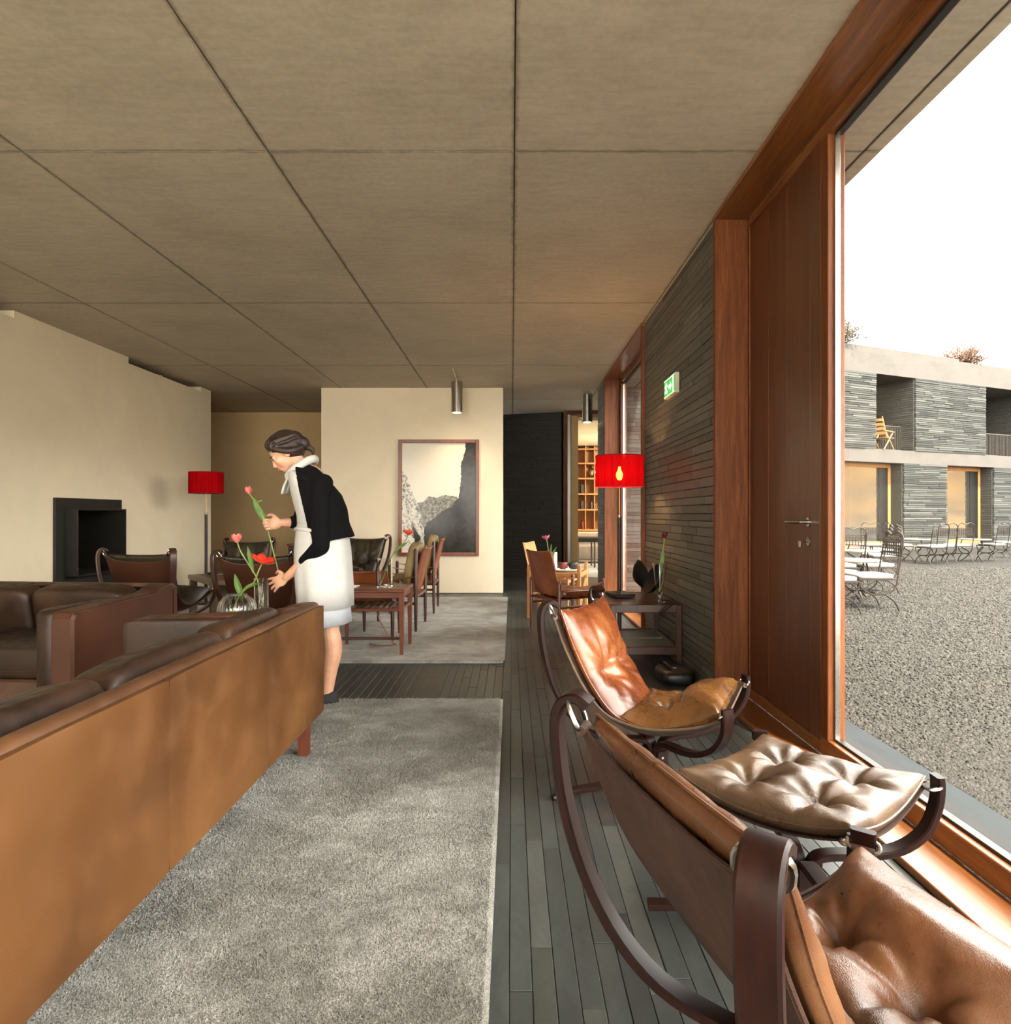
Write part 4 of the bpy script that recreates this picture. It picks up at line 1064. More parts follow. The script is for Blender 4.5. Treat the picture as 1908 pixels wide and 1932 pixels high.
for i, (loc, rot, lab) in enumerate((((1.03, 5.74, .625), (0, math.radians(72), math.radians(10)), 'black conical bowl on edge on the dark side table, left of its twin'),
                                     ((1.185, 5.46, .612), (0, math.radians(-64), math.radians(8)), 'black conical bowl leaning on the dark side table beside the trumpet vase'))):
    b = MB().lathe(BOWL, 40).build('bowl', MT['black_clay'], None, True, 40, loc, rot); tag(b, lab, 'bowl', 'black bowls on the dark side table')
    MB().tube([(.13*math.cos(2*PI*k/40), .13*math.sin(2*PI*k/40), .079) for k in range(40)], .004, 6, True).build('rim', MT['black'], b, True)
o = MB().box((0,0,.014), (.17,.26,.028), .004).build('book', plain('black book', (28,24,22), .4), None, False, 40, (.89, 5.64, .486), (0,0,.2)); tag(o, 'flat black book at the left end of the dark side table', 'book')
cb = crom([(1.16,5.32,.49),(1.20,5.2,.50),(1.16,5.09,.49),(1.10,5.075,.44),(1.08,5.07,.41),(1.14,5.07,.45),(1.2,5.1,.49)], 40)
o = MB().tube(cb, .004, 6).build('cord', MT['black'], None, True); tag(o, 'thin black cord looped over the front of the dark side table', 'cord')
# black bag on the floor by the wall
bg = empty('bag', (1.13, 4.76, 0)); tag(bg, 'black soft bag with a metal clasp on the floor below the dark side table', 'bag')
MB().pillow((0,0,.05), (.24,.34,.10), .5, 32, 18, .012, 9, 2).build('body', MT['black'], bg, True, 180)
MB().tube(crom([(-.02,-.14,.08),(-.05,-.09,.115),(-.06,0,.125),(-.05,.09,.11),(-.01,.13,.075)], 24), .010, 8).build('handle', MT['black'], bg, True)
MB().box((-.02,-.04,.104), (.05,.02,.012), .004).build('clasp', MT['steel'], bg)
# ================================================================ LAMPS, PICTURE, FIREPLACE, SIGN, LIBRARY
def shade_mat(name, lit):
    t = NT(name); t.t.nodes.remove(t.b)
    co = t.co((1,1,.02), 'Object'); w = t.noise(co, 90, 2)
    col = t.ramp(w, [(.3, lin((158,6,14))), (.7, lin((206,14,22)))])
    d = t.n('ShaderNodeBsdfDiffuse'); tr = t.n('ShaderNodeBsdfTranslucent'); t.l(col, d.inputs[0])
    tr.inputs[0].default_value = (.15,.0008,.0014,1)
    m = t.n('ShaderNodeMixShader'); m.inputs[0].default_value = .35 if lit else .25; t.l(d.outputs[0], m.inputs[1]); t.l(tr.outputs[0], m.inputs[2])
    if lit:                                              # the weave lets a little of the bulb through
        q = t.n('ShaderNodeBsdfTransparent'); q.inputs[0].default_value = (1,.45,.2,1); m2 = t.n('ShaderNodeMixShader'); m2.inputs[0].default_value = .03; t.l(m.outputs[0], m2.inputs[1]); t.l(q.outputs[0], m2.inputs[2]); m = m2
    t.l(m.outputs[0], t.out.inputs[0]); return t.m
def emit_mat(name, rgb, s):
    t = NT(name); t.b.inputs['Emission Color'].default_value = rgb+(1,); t.b.inputs['Emission Strength'].default_value = s
    return t.set(rgb+(1,), .5)
def floor_lamp(loc, label, lit):
    root = empty('floor_lamp', loc); tag(root, label, 'lamp', 'red floor lamps')
    MB().lathe([(.001,0),(.135,0),(.14,.006),(.135,.018),(.03,.026),(.001,.027)], 32).build('base', MT['black'], root, True, 40)
    post([(0,0,.026),(0,0,1.125)], .0185, plain('leather wrapped pole', (44,32,24), .5), root, 'pole', None, 14)
    MB().lathe([(.0185,0),(.021,.004),(.019,.02),(.008,.03),(.001,.031)], 14, (0,0,1.125)).build('collar', MT['steel_dull'], root, True)
    post([(0,0,1.15),(0,0,1.62)], .0055, plain('brass rod', (176,140,88), .3, .9), root, 'rod', None, 8)
    zb, zt, r = 1.397, 1.662, .205
    m = MB(); n = 96; prof = []
    for k in range(n):
        a = 2*PI*k/n; rr = r+.0016*math.cos(48*a); m.v += [(rr*math.cos(a), rr*math.sin(a), zb), (rr*math.cos(a), rr*math.sin(a), zt)]
    m.f = [(2*k, 2*((k+1)%n), 2*((k+1)%n)+1, 2*k+1) for k in range(n)]
    sh = m.build('lamp_shade', shade_mat('red pleated shade lit' if lit else 'red pleated shade', lit), root, True, 60)
    m = MB()
    for z in (zb, zt): m.tube([(r*math.cos(2*PI*k/48), r*math.sin(2*PI*k/48), z) for k in range(48)], .004, 6, True)
    m.build('hem', plain('dark red hem', (120,8,12), .8), sh, True)
    m = MB()
    for k in range(3): a = 2*PI*k/3; m.tube([(0,0,zt-.04),(r*math.cos(a), r*math.sin(a), zt-.04)], .002, 5)
    m.build('spider', MT['steel_dull'], sh)
    bm_ = emit_mat('glowing bulb', (1.0,.62,.28), 60) if lit else plain('opal bulb', (230,225,210), .3)
    MB().lathe([(.001,-.05),(.018,-.045),(.03,-.015),(.03,.012),(.018,.034),(.012,.05),(.012,.07)], 18, (0,0,1.50)).build('bulb', bm_, root, True)
    return root
lampR = floor_lamp((.932, 5.94, 0), 'lit floor lamp with a glowing red drum shade beside the far window', True)
pl = bpy.data.lights.new('bulb_light', 'POINT'); plo = bpy.data.objects.new('bulb_light', pl); COL.objects.link(plo); plo.parent = lampR
plo.location = (0, 0, 1.505); pl.energy = 44; pl.color = (1.0, .55, .24); pl.shadow_soft_size = .034
floor_lamp((-3.88, 8.7, RZ), 'unlit floor lamp with a red drum shade in front of the plaster chimney wall', False)

def downlight(x, y, label, watts):
    root = empty('ceiling_lamp', (x, y, CZ)); tag(root, label, 'lamp', 'steel cylinder ceiling lamps')
    r = .08; m = MB()
    m.lathe([(.001,0),(r,0),(r,-.43),(r-.006,-.43),(r-.006,-.36),(.001,-.36)], 36).build('housing', MT['steel'], root, True, 40)
    MB().lathe([(.001,-.365),(.045,-.365),(.06,-.40),(.001,-.40)], 24).build('lens', emit_mat('lamp lens', (1.0,.82,.55), 14), root, True)
    l = bpy.data.lights.new('spot', 'SPOT'); lo = bpy.data.objects.new('spot', l); COL.objects.link(lo); lo.parent = root; lo.location = (0,0,-.41)
    l.energy = watts; l.spot_size = math.radians(118); l.spot_blend = .8; l.color = (1.0,.74,.42); l.shadow_soft_size = .05
    return root
dl = downlight(-.765, 9.55, 'brushed steel cylinder lamp on the ceiling in front of the framed picture', 24)
MB().tube([(.01,-.08,-.006),(.02,-.9,-.006)], .005, 6).build('cable', MT['plaster'], dl)
downlight(1.16, 10.55, 'brushed steel cylinder lamp on the ceiling at the end of the aisle', 18)

# framed photograph of rocks
pc = at(828, 939, 9.98); pic = empty('framed_picture', (pc.x, 10.0, pc.z)); tag(pic, 'large framed monochrome photograph of rocks on the far plaster wall', 'picture')
W_, H_ = 1.17, 1.69; fw = .048; MT['frame'] = wood('red brown frame', (112,50,24), (150,74,38), .35, 2)
for s in (-1, 1):
    MB().box((s*(W_/2-fw/2), -.022, 0), (fw, .044, H_), .004).build('frame', MT['frame'], pic); MB().box((0, -.022, s*(H_/2-fw/2)), (W_-2*fw, .044, fw), .004).build('frame', MT['frame'], pic)
def print_mat(name, cols, sc, lo, hi, rough=.16):
    t = NT(name); co = t.co((1,1,1)); f = t.noise(co, sc, 8, .72, .6)
    return t.set(t.ramp(f, [(lo, lin(cols[0])), (hi, lin(cols[1]))]), rough, Specular_IOR_Level=.22)
iw, ih = W_-2*fw, H_-2*fw
def zp(x, y): return ((x-100)/738*iw-iw/2, ih/2-(y-735)/1100*ih)
def layer(nm, poly, mat, d):
    m = MB(); v = [(zp(x,y)[0], d, zp(x,y)[1]) for x, y in poly]; m.v = v; m.f = [tuple(range(len(v)))]
    me = bpy.data.meshes.new(nm); me.from_pydata(m.v, [], m.f); me.materials.append(mat); return link_mesh(nm, me, pic)
MB().box((0,-.006,0), (iw, .008, ih)).build('print', print_mat('print sky', ((214,206,188),(222,216,200)), 1.2, .3, .7), pic)
def rough_poly(P, amp=5, step=16, seed=1):
    q = random.Random(seed); out = []
    for i in range(len(P)):
        a, b = P[i], P[(i+1)%len(P)]; L = math.hypot(b[0]-a[0], b[1]-a[1]); n = max(1, int(L/step)); ed = (a[0]==b[0] and a[0] in (100,838)) or (a[1]==b[1])
        for k in range(n):
            t = k/n; w = 0 if ed or k == 0 else amp; out.append((min(838,max(100,lerp(a[0],b[0],t)+q.gauss(0,w))), min(1835,lerp(a[1],b[1],t)+q.gauss(0,w))))
    return out
layer('print_rock', rough_poly([(250,1340),(310,1330),(370,1270),(450,1285),(500,1262),(570,1265),(660,1285),(668,1300),(600,1390),(430,1500),(340,1580),(300,1600),(270,1480)]), print_mat('print mid rock', ((50,48,42),(158,150,132)), 26, .4, .62), -.0108)
layer('print_cliff', rough_poly([(735,735),(738,790),(718,870),(692,930),(688,1100),(680,1200),(668,1290),(620,1330),(600,1380),(520,1410),(440,1480),(350,1540),(320,1600),(310,1835),(838,1835),(838,735)], 4), print_mat('print dark cliff', ((26,25,23),(58,55,48)), 9, .35, .7), -.0112)
layer('print_boulder', rough_poly([(100,1020),(150,1060),(165,1130),(200,1220),(245,1330),(290,1450),(300,1560),(325,1650),(320,1835),(100,1835)]), print_mat('print pale rock', ((46,44,40),(206,200,186)), 30, .40, .52), -.0116)
layer('print_fissure', [(215,1570),(290,1690),(215,1830),(180,1830),(230,1710),(200,1600)], print_mat('print fissure', ((22,21,20),(40,38,36)), 12, .4, .6), -.0120)
layer('print_quartz', [(100,1650),(150,1640),(235,1712),(200,1790),(180,1835),(100,1835)], print_mat('print quartz', ((120,116,106),(226,222,210)), 26, .36, .46), -.0119)

# fireplace: slate surround and projecting steel firebox
fp = empty('fireplace', (XL, 7.3, 0)); tag(fp, 'black fireplace with a projecting steel frame in the plaster chimney wall', 'fireplace')
def fb_(nm, mat, x0, x1, y0, y1, z0, z1, b=.002): return MB().bx(x0, x1, y0-7.3, y1-7.3, z0, z1, b).build(nm, mat, fp)
MT['fire_slate'] = m_slate('hearth slate', [(40,39,36),(48,46,42)], .55, (1,1,2), .15, .3)
yb0, yb1 = 6.86, 7.73
fb_('surround', MT['fire_slate'], .001, .03, 6.72, 6.86, 0, 1.322); fb_('surround', MT['fire_slate'], .001, .03, 6.86, 7.86, 1.215, 1.322); fb_('surround', MT['fire_slate'], .001, .03, 7.73, 7.86, 0, 1.215); fb_('surround', MT['fire_slate'], .001, .03, 6.86, 7.73, 0, .53)
MT['fire_steel'] = plain('dark steel', (52,50,46), .4, .6, .15)
fb_('firebox_frame', MT['fire_steel'], -.45, .155, yb0, yb0+.016, .53, 1.215); fb_('firebox_frame', MT['fire_steel'], -.45, .155, yb1-.016, yb1, .53, 1.215)
fb_('firebox_frame', MT['fire_steel'], -.45, .155, yb0+.016, yb1-.016, 1.199, 1.215); fb_('firebox_frame', MT['fire_steel'], -.45, .155, yb0+.016, yb1-.016, .53, .546)
MT['soot'] = plain('sooty brick', (24,21,18), .9, 0, .3)
for r in range(9):
    for c in range(3):
        y0 = yb0+.016+(c-.5*(r%2))*.29; y1 = y0+.285; y0 = max(y0, yb0+.016); y1 = min(y1, yb1-.016)
        if y1-y0 > .03: fb_('brick', MT['soot'], -.46, -.44+random.uniform(-.004,.004), y0, y1, .548+.072*r, .548+.072*r+.067)
lg = MB()
o = MB().ell((0,0,0), (.05,.06,.05), 10, 7).build('ember_log', plain('ash grey wood', (150,140,124), .9), None, True, 180, (XL+.03, 6.98, .597)); tag(o, 'small pale ash covered lump at the bottom of the fireplace', 'firewood')

# emergency exit sign on the stone wall
sg = empty('exit_sign', (XW, 5.42, 0)); tag(sg, 'green emergency exit sign with running figure and arrow on the stone wall', 'sign')
za, zb2 = 2.10, 2.235; ya, yb3 = 5.245, 5.60
MT['sign_green'] = emit_mat('sign green', (.03,.24,.05), .9); MT['sign_white'] = emit_mat('sign white', (.9,.95,.75), .55)
def sgb(nm, mat, x0, x1, y0, y1, z0, z1): return MB().bx(x0-XW, x1-XW, y0-5.42, y1-5.42, z0, z1, .001).build(nm, mat, sg)
sgb('housing', plain('sign frame', (190,184,160), .4), XW-.034, XW-.002, ya-.01, yb3+.01, za-.01, zb2+.01)
sgb('panel', MT['sign_green'], XW-.036, XW-.034, ya, yb3, za, zb2)
def mark(nm, polys):
    m = MB()
    for P in polys: m.prism([(yb3-(yb3-ya)*u-5.42, za+(zb2-za)*v) for u, v in P], 0, XW-.0385-XW, XW-.036-XW)
    m.build(nm, MT['sign_white'], sg)
mark('arrow', [[(.46,.40),(.60,.40),(.60,.25),(.74,.5),(.60,.75),(.60,.60),(.46,.60)]])
mark('running_figure', [[(.17,.80),(.21,.86),(.25,.80),(.21,.74)], [(.15,.70),(.24,.72),(.26,.45),(.18,.45)], [(.24,.70),(.33,.58),(.36,.60),(.26,.74)], [(.16,.70),(.08,.58),(.11,.55),(.18,.66)], [(.20,.46),(.26,.45),(.33,.32),(.30,.14),(.27,.14),(.28,.30)], [(.18,.46),(.23,.44),(.16,.26),(.07,.26),(.07,.32),(.14,.32)]])
mark('door_mark', [[(.84,.06),(.90,.06),(.90,.94),(.84,.94)], [(.0,.0),(1,.0),(1,.035),(0,.035)], [(0,.965),(1,.965),(1,1),(0,1)]])

# library shelves and furniture beyond the opening
sh = empty('bookcase', (1.0, 17.2, 0)); tag(sh, 'honey oak open bookcase on the back wall of the library', 'bookcase')
MB().bx(.4, 2.2, .34, .36, .72, 2.9).build('back', MT['oak'], sh)
zz = [.76,1.27,1.66,2.05,2.43,2.79]
for z in zz: MB().bx(.4, 2.2, 0, .34, z-.02, z+.02).build('shelf', MT['oak_y'], sh)
for k in range(9): MB().bx(.4+.225*k-.011, .4+.225*k+.011, .01, .34, .74, 2.88).build('upright', MT['oak'], sh)
MB().bx(.4, 2.2, .0, .34, 0, .72).build('plinth', MT['plaster_dark'], sh)
for i, (px, z, h, w, rgb, lab) in enumerate(((1101,1.68,.22,.13,(60,60,56),'dark grey'), (1101,1.29,.20,.12,(66,64,60),'charcoal'), (1117,1.29,.18,.05,(90,88,82),'slim grey'), (1101,.78,.2,.06,(140,70,40),'rust red'))):
    x = (px-966)/F_PX*17.3
    o = MB().box((0,0,h/2), (w,.2,h), .003).build('book', plain('cover %d' % i, rgb, .6), None, False, 40, (x, 17.36, z+.001)); tag(o, '%s book on the library bookcase, %s' % (lab, ('third shelf from the top','fourth shelf from the top','fourth shelf beside the charcoal one','bottom shelf')[i]), 'book', 'books in the library')
o = MB().ell((0,0,.13), (.11,.11,.13), 16, 10).lathe([(.03,.22),(.04,.30),(.035,.30),(.025,.22)], 14).build('pitcher', MT['steel'], None, True, 60, ((1120-966)/F_PX*17.3, 17.36, 2.07)); tag(o, 'shiny round pitcher on the second shelf of the library bookcase', 'jug')
dk_ = empty('writing_table', (2.0, 15.2, 0)); tag(dk_, 'dark table with slim legs seen through the library opening', 'table')
MB().box((0,0,.60), (1.3,.7,.10), .01).build('tabletop', MT['black'], dk_)
for x in (-.56,-.2,.56):
    for y in (-.3,.3): MB().tube([(x,y,0),(x,y,.56)], .02, 8).build('leg', MT['darkwood'], dk_)
lb = empty('library_sofa', (1.9, 16.4, 0)); tag(lb, 'long low grey sofa in the library below the bookcase', 'sofa')
MB().pillow((0,0,.25), (1.9,.7,.36), .25, 32, 14, .004).build('seat', plain('taupe cloth', (126,114,100), .9), lb, True, 180); MB().pillow((0,.28,.5), (1.9,.22,.4), .3, 32, 14, .004).build('backrest', plain('taupe cloth back', (126,114,100), .9), lb, True, 180)
ll = empty('added_library_lamp', (2.7, 15.4, 2.88)); tag(ll, 'unseen round white ceiling lamp added to light the library', 'lamp')  # out of view, added only to brighten the library
MB().lathe([(.001,0),(.22,0),(.22,-.08),(.001,-.08)], 28).build('diffuser', emit_mat('lamp diffuser', (1,.86,.62), 9), ll)
pl2 = bpy.data.lights.new('added_library_bulb', 'POINT'); q = bpy.data.objects.new('added_library_bulb', pl2); COL.objects.link(q); q.parent = ll; q.location = (0,0,-.16); pl2.energy = 60; pl2.color = (1,.82,.56); pl2.shadow_soft_size = .1
# ================================================================ VASES AND TULIPS
MT['stem'] = plain('tulip stem', (132,150,72), .5, 0, .15, 20); MT['leaf'] = plain('tulip leaf', (92,124,58), .5, 0, .25, 14); MT['water'] = m_glass('water', (.93,.96,.9,1)); MT['water'].node_tree.nodes['Principled BSDF'].inputs['IOR'].default_value = 1.33
def petal_mat(name, a, b):
    t = NT(name); f = t.noise(t.co((1,1,1), rnd=True), 40, 4); t.b.inputs['Subsurface Weight'].default_value = .15; t.b.inputs['Subsurface Radius'].default_value = (.01,.005,.005)
    return t.set(t.ramp(f, [(.3, lin(a)), (.7, lin(b))]), .45)
PET = {'pink': petal_mat('pink petal', (206,92,86), (236,138,128)), 'red': petal_mat('red petal', (186,26,22), (226,74,40)), 'coral': petal_mat('coral petal', (214,66,44), (236,104,72)),
       'mauve': petal_mat('mauve petal', (178,70,110), (224,120,158)), 'wine': petal_mat('wine petal', (92,12,32), (132,24,48))}
def tulip(label, stem, col, R=.026, H=.062, open_=.1, leaves=(), group='single tulips', axis=None, tip=None):
    root = empty('tulip', stem[0]); tag(root, label, 'flower', group); o = Vector(stem[0])
    P = [p-o for p in crom(stem, 30)]
    MB().tube(P, .0042, 8).build('stem', MT['stem'], root, True)
    ax = Vector(axis).normalized() if axis else (P[-1]-P[-3]).normalized(); M_ = Matrix.Translation(P[-1]) @ ax.to_track_quat('Z', 'Y').to_matrix().to_4x4()
    for k in range(6):
        a0 = 2*PI*k/6; inner = k % 2
        def pf(u, v):
            rr = R*(math.sin(min(1, u*1.25+.04)*PI*.5)**.8)*(1-.35*max(0, u-.55)*(1-open_*2.2))*(.90 if inner else 1)+open_*u*u*.045
            w = .62*math.sin(PI*(.10+.80*u))**.6*(1-.25*u)*(1 if u < .97 else .6); a = a0+(v-.5)*2*w*1.15
            z = H*(u-.10*open_*u*u*3)+.004*abs(v-.5)*-4*u
            return Vector((rr*math.cos(a), rr*math.sin(a), z))
        m = MB().grid(pf, 9, 7, .0009); m.v = [tuple(M_ @ Vector(p)) for p in m.v]
        m.build('petal', PET[col], root, True, 180)
    for pts, w in leaves:
        Q = [Vector(p)-o for p in crom(pts, 16)]
        m = MB()
        for side in (0,):
            for i, q in enumerate(Q):
                t = i/15; T = Q[min(i+1,15)]-Q[max(i-1,0)]; T.normalize(); S = T.cross(Vector((.25,1,.1))).normalized(); Nn = S.cross(T).normalized(); ww = w*(math.sin(PI*(.06+.94*t))**.75)*.5 if t < .999 else .0006
                m.v += [tuple(q-S*ww), tuple(q+Nn*ww*.5-S*ww*.4), tuple(q+Nn*ww*.5+S*ww*.4), tuple(q+S*ww)]
        for i in range(15):
            for j in range(3): m.f.append((4*i+j, 4*i+j+1, 4*i+5+j, 4*i+4+j))
        lf = m.build('leaf', MT['leaf'], root, True, 180); sm = lf.modifiers.new('t', 'SOLIDIFY'); sm.thickness = .0014
    return root
def A(px, py, d): return tuple(at(px, py, d))
# ribbed round vase on the coffee table
RV = (at(447, 1140, 4.3).x, 4.3, T0Z)
rv = empty('ribbed_vase', RV); tag(rv, 'round ribbed clear glass vase on the teak coffee table', 'vase')
prof = [(.001,.0),(.05,.0),(.085,.018),(.108,.055),(.117,.098),(.108,.142),(.085,.172),(.062,.188),(.060,.198),(.057,.198),(.058,.186),(.081,.168),(.102,.140),(.110,.098),(.101,.057),(.079,.022),(.045,.006),(.001,.006)]
MB().lathe(prof, 112, rib=.022, ribs=28).build('glass_body', MT['glass'], rv, True, 60)
# tall straight glass
TG = (at(493, 1110, 4.25).x, 4.25, T0Z)
tg = empty('tall_vase', TG); tag(tg, 'tall straight clear glass vase beside the ribbed vase', 'vase')
MB().lathe([(.001,0),(.042,0),(.0435,.004),(.0435,.30),(.0405,.30),(.0405,.012),(.001,.012)], 40).build('glass_body', MT['glass'], tg, True, 40)
tulip('pink tulip leaning left out of the tall straight vase', [A(497,1143,4.255), A(491,1122,4.25), A(484,1090,4.24), A(470,1066,4.23), A(455,1042,4.22), A(448,1024,4.22)], 'pink', .030, .062, .12,
      [([A(478,1082,4.24), A(474,1062,4.22), A(470,1045,4.22), A(467,1030,4.22)], .034)], axis=(-.15,0,1))
tulip('wide open red tulip leaning right out of the ribbed vase', [A(436,1160,4.30), A(450,1128,4.28), A(466,1108,4.24), A(480,1098,4.22), A(486,1082,4.2), A(494,1064,4.2)], 'red', .040, .056, .75,
      [([A(458,1135,4.28), A(452,1115,4.26), A(447,1100,4.26), A(443,1083,4.26)], .05), ([A(452,1122,4.27), A(466,1108,4.24), A(478,1103,4.22), A(492,1101,4.2)], .022)], axis=(.35,-.2,.9))
held = tulip('pink tulip held up in the woman\'s far hand', [A(526,1080,4.27), A(518,1050,4.28), A(508,1010,4.29), A(500,985,4.29), A(490,958,4.29), A(478,942,4.29), A(471,932,4.29)], 'pink', .022, .050, .0,
      [([A(503,993,4.29), A(494,972,4.28), A(484,955,4.28), A(478,938,4.28)], .048), ([A(484,950,4.29), A(489,946,4.29), A(496,944,4.29)], .012)], axis=(-.3,0,1))
# square vase on the slatted table
sv = empty('square_vase', (at(726,1080,5.7).x, 5.7, RZ+.527)); tag(sv, 'rectangular clear glass vase on the slatted side table', 'vase')
m = MB(); a, b, h, w = .058, .045, .235, .006
m.bx(-a, a, -b, b, 0, .014); m.bx(-a, a, -b, -b+w, .014, h); m.bx(-a, a, b-w, b, .014, h); m.bx(-a, -a+w, -b+w, b-w, .014, h); m.bx(a-w, a, -b+w, b-w, .014, h)
m.build('glass_body', MT['glass'], sv)
tulip('coral tulip bending right from the rectangular vase in front of the picture', [A(717,1106,5.7), A(728,1078,5.7), A(738,1052,5.7), A(750,1035,5.7), A(764,1022,5.7), A(770,1010,5.7)], 'coral', .036, .056, .25,
      [([A(742,1046,5.7), A(752,1034,5.69), A(762,1028,5.69), A(770,1022,5.69)], .025)], axis=(.15,0,1))
# trumpet vase on the dark table
tv = empty('trumpet_vase', (1.135, 5.27, .485)); tag(tv, 'clear glass trumpet vase on the dark side table by the stone wall', 'vase')
MB().lathe([(.001,0),(.045,0),(.045,.006),(.014,.014),(.010,.03),(.014,.05),(.026,.085),(.036,.15),(.044,.22),(.056,.30),(.053,.30),(.041,.222),(.033,.152),(.022,.09),(.006,.055),(.001,.053)], 40).build('glass_body', MT['glass'], tv, True, 60)
tulip('dark wine red tulip in the trumpet vase by the stone wall', [(1.137,5.27,.56),(1.14,5.27,.66),(1.15,5.26,.80),(1.165,5.26,.92),(1.17,5.26,.975)], 'wine', .024, .048, .0,
      [([(1.145,5.265,.70),(1.148,5.255,.78),(1.155,5.25,.85),(1.158,5.25,.90)], .03)])
# small vase in the dining corner
dvx, dvy = .41, 7.80
dv = empty('small_vase', (dvx, dvy, .519)); tag(dv, 'small clear glass holding one mauve tulip on the oak tray table', 'vase')
MB().lathe([(.001,0),(.03,0),(.033,.19),(.030,.19),(.028,.008),(.001,.008)], 24).build('glass_body', MT['glass'], dv, True, 40)
tulip('mauve pink tulip in the small glass against the dark slate wall', [(dvx,dvy,.54),(dvx+.005,dvy,.66),(dvx+.0,dvy,.78),(dvx-.015,dvy,.87)], 'mauve', .034, .058, .3,
      [([(dvx,dvy,.62),(dvx+.03,dvy,.72),(dvx+.04,dvy,.82)], .03), ([(dvx,dvy,.62),(dvx+.05,dvy,.70),(dvx+.10,dvy,.79)], .026)], axis=(-.2,0,1))
o = MB().lathe([(.001,0),(.03,0),(.03,.20),(.001,.20)], 20).build('candle', plain('white wax', (236,228,208), .5), None, True, 40, (.495, 7.95, .519)); tag(o, 'plain white candle on the oak tray table right of the mauve tulip', 'candle')
# ================================================================ THE WOMAN
WR = Vector((-1.13, 4.19, .026))
woman = empty('person', WR); tag(woman, 'woman in black cardigan and white apron dress arranging tulips, one stem in hand', 'person')
def wpart(name, me_or_mb, mat, smooth=True):
    if isinstance(me_or_mb, MB): o = me_or_mb.build(name, mat, woman, smooth, 180)
    else:
        me_or_mb.materials.clear(); me_or_mb.materials.append(mat); o = link_mesh(name, me_or_mb, woman)
    o.location = -WR; return o
V = Vector
def limb(m, pts, radii, seg=14, n=20):
    P = crom(pts, n); k = len(pts)-1
    rr = [r.x for r in crom([(r,0,0) for r in radii], n)]
    m.tube(P, 1.0, seg, False, rr)
    m.ell(P[0], (rr[0],)*3, 12, 8); m.ell(P[-1], (rr[-1],)*3, 12, 8)
J = lambda px, py, d: at(px, py, d)
def loft(m, rings, seg=36, a0=0, a1=2*PI, cap=True):
    """elliptical rings: (centre, half front-back, half side, tilt)"""
    closed = abs(a1-a0-2*PI) < 1e-6; n = seg if closed else seg+1; base = len(m.v)
    for c, a, b, tl in rings:
        for i in range(n):
            t = a0+(a1-a0)*i/seg; x = a*math.cos(t); y = b*math.sin(t)
            m.v.append((c.x+x, c.y+y, c.z+tl*x))
    for r in range(len(rings)-1):
        for i in range(seg):
            j = (i+1) % n; m.f.append((base+r*n+i, base+r*n+j, base+(r+1)*n+j, base+(r+1)*n+i))
    if cap and closed:
        m.f.append(tuple(base+i for i in range(n-1,-1,-1))); m.f.append(tuple(base+(len(rings)-1)*n+i for i in range(n)))
D0, DN, DF = 4.19, 4.045, 4.335
body = MB()
# legs, arms, torso, neck
for d, kx, kz, ax_, fx in ((4.115, 624, 1186, 617, 0), (4.275, 607, 1188, 592, -22)):
    limb(body, [J(620,1060,d), J((620+kx)/2+2,1125,d), J(kx,kz,d)], [.085,.072,.052])
    limb(body, [J(kx,kz,d), J(kx+5,1225,d), J((kx+ax_)/2+3,1265,d), J(ax_+2,1306,d)], [.050,.054,.042,.030])
    limb(body, [J(ax_+4,1316,d), J(ax_-8,1322,d), J(ax_-26,1328,d)], [.030,.028,.021])
limb(body, [J(618,1050,D0), J(610,990,D0), J(596,938,D0), J(584,905,D0)], [.13,.112,.118,.095])
limb(body, [J(600,908,DN+.02), J(585,905,D0), J(590,904,DF-.02)], [.05,.07,.05])
limb(body, [J(581,893,D0), J(566,876,D0), J(556,866,D0)], [.055,.047,.045])
nsh, nel, nwr = J(603,917,DN+.0), J(606,1031,DN-.03), J(541,1089,4.11)
fsh, fel, fwr = J(590,908,DF+.01), J(566,985,DF+.045), J(531,986,4.31)
limb(body, [nsh, nsh.lerp(nel,.5), nel], [.05,.043,.037]); limb(body, [nel, nel.lerp(nwr,.35), nwr], [.037,.036,.024])
limb(body, [fsh, fsh.lerp(fel,.5), fel], [.05,.043,.037]); limb(body, [fel, fel.lerp(fwr,.35), fwr], [.037,.035,.024])
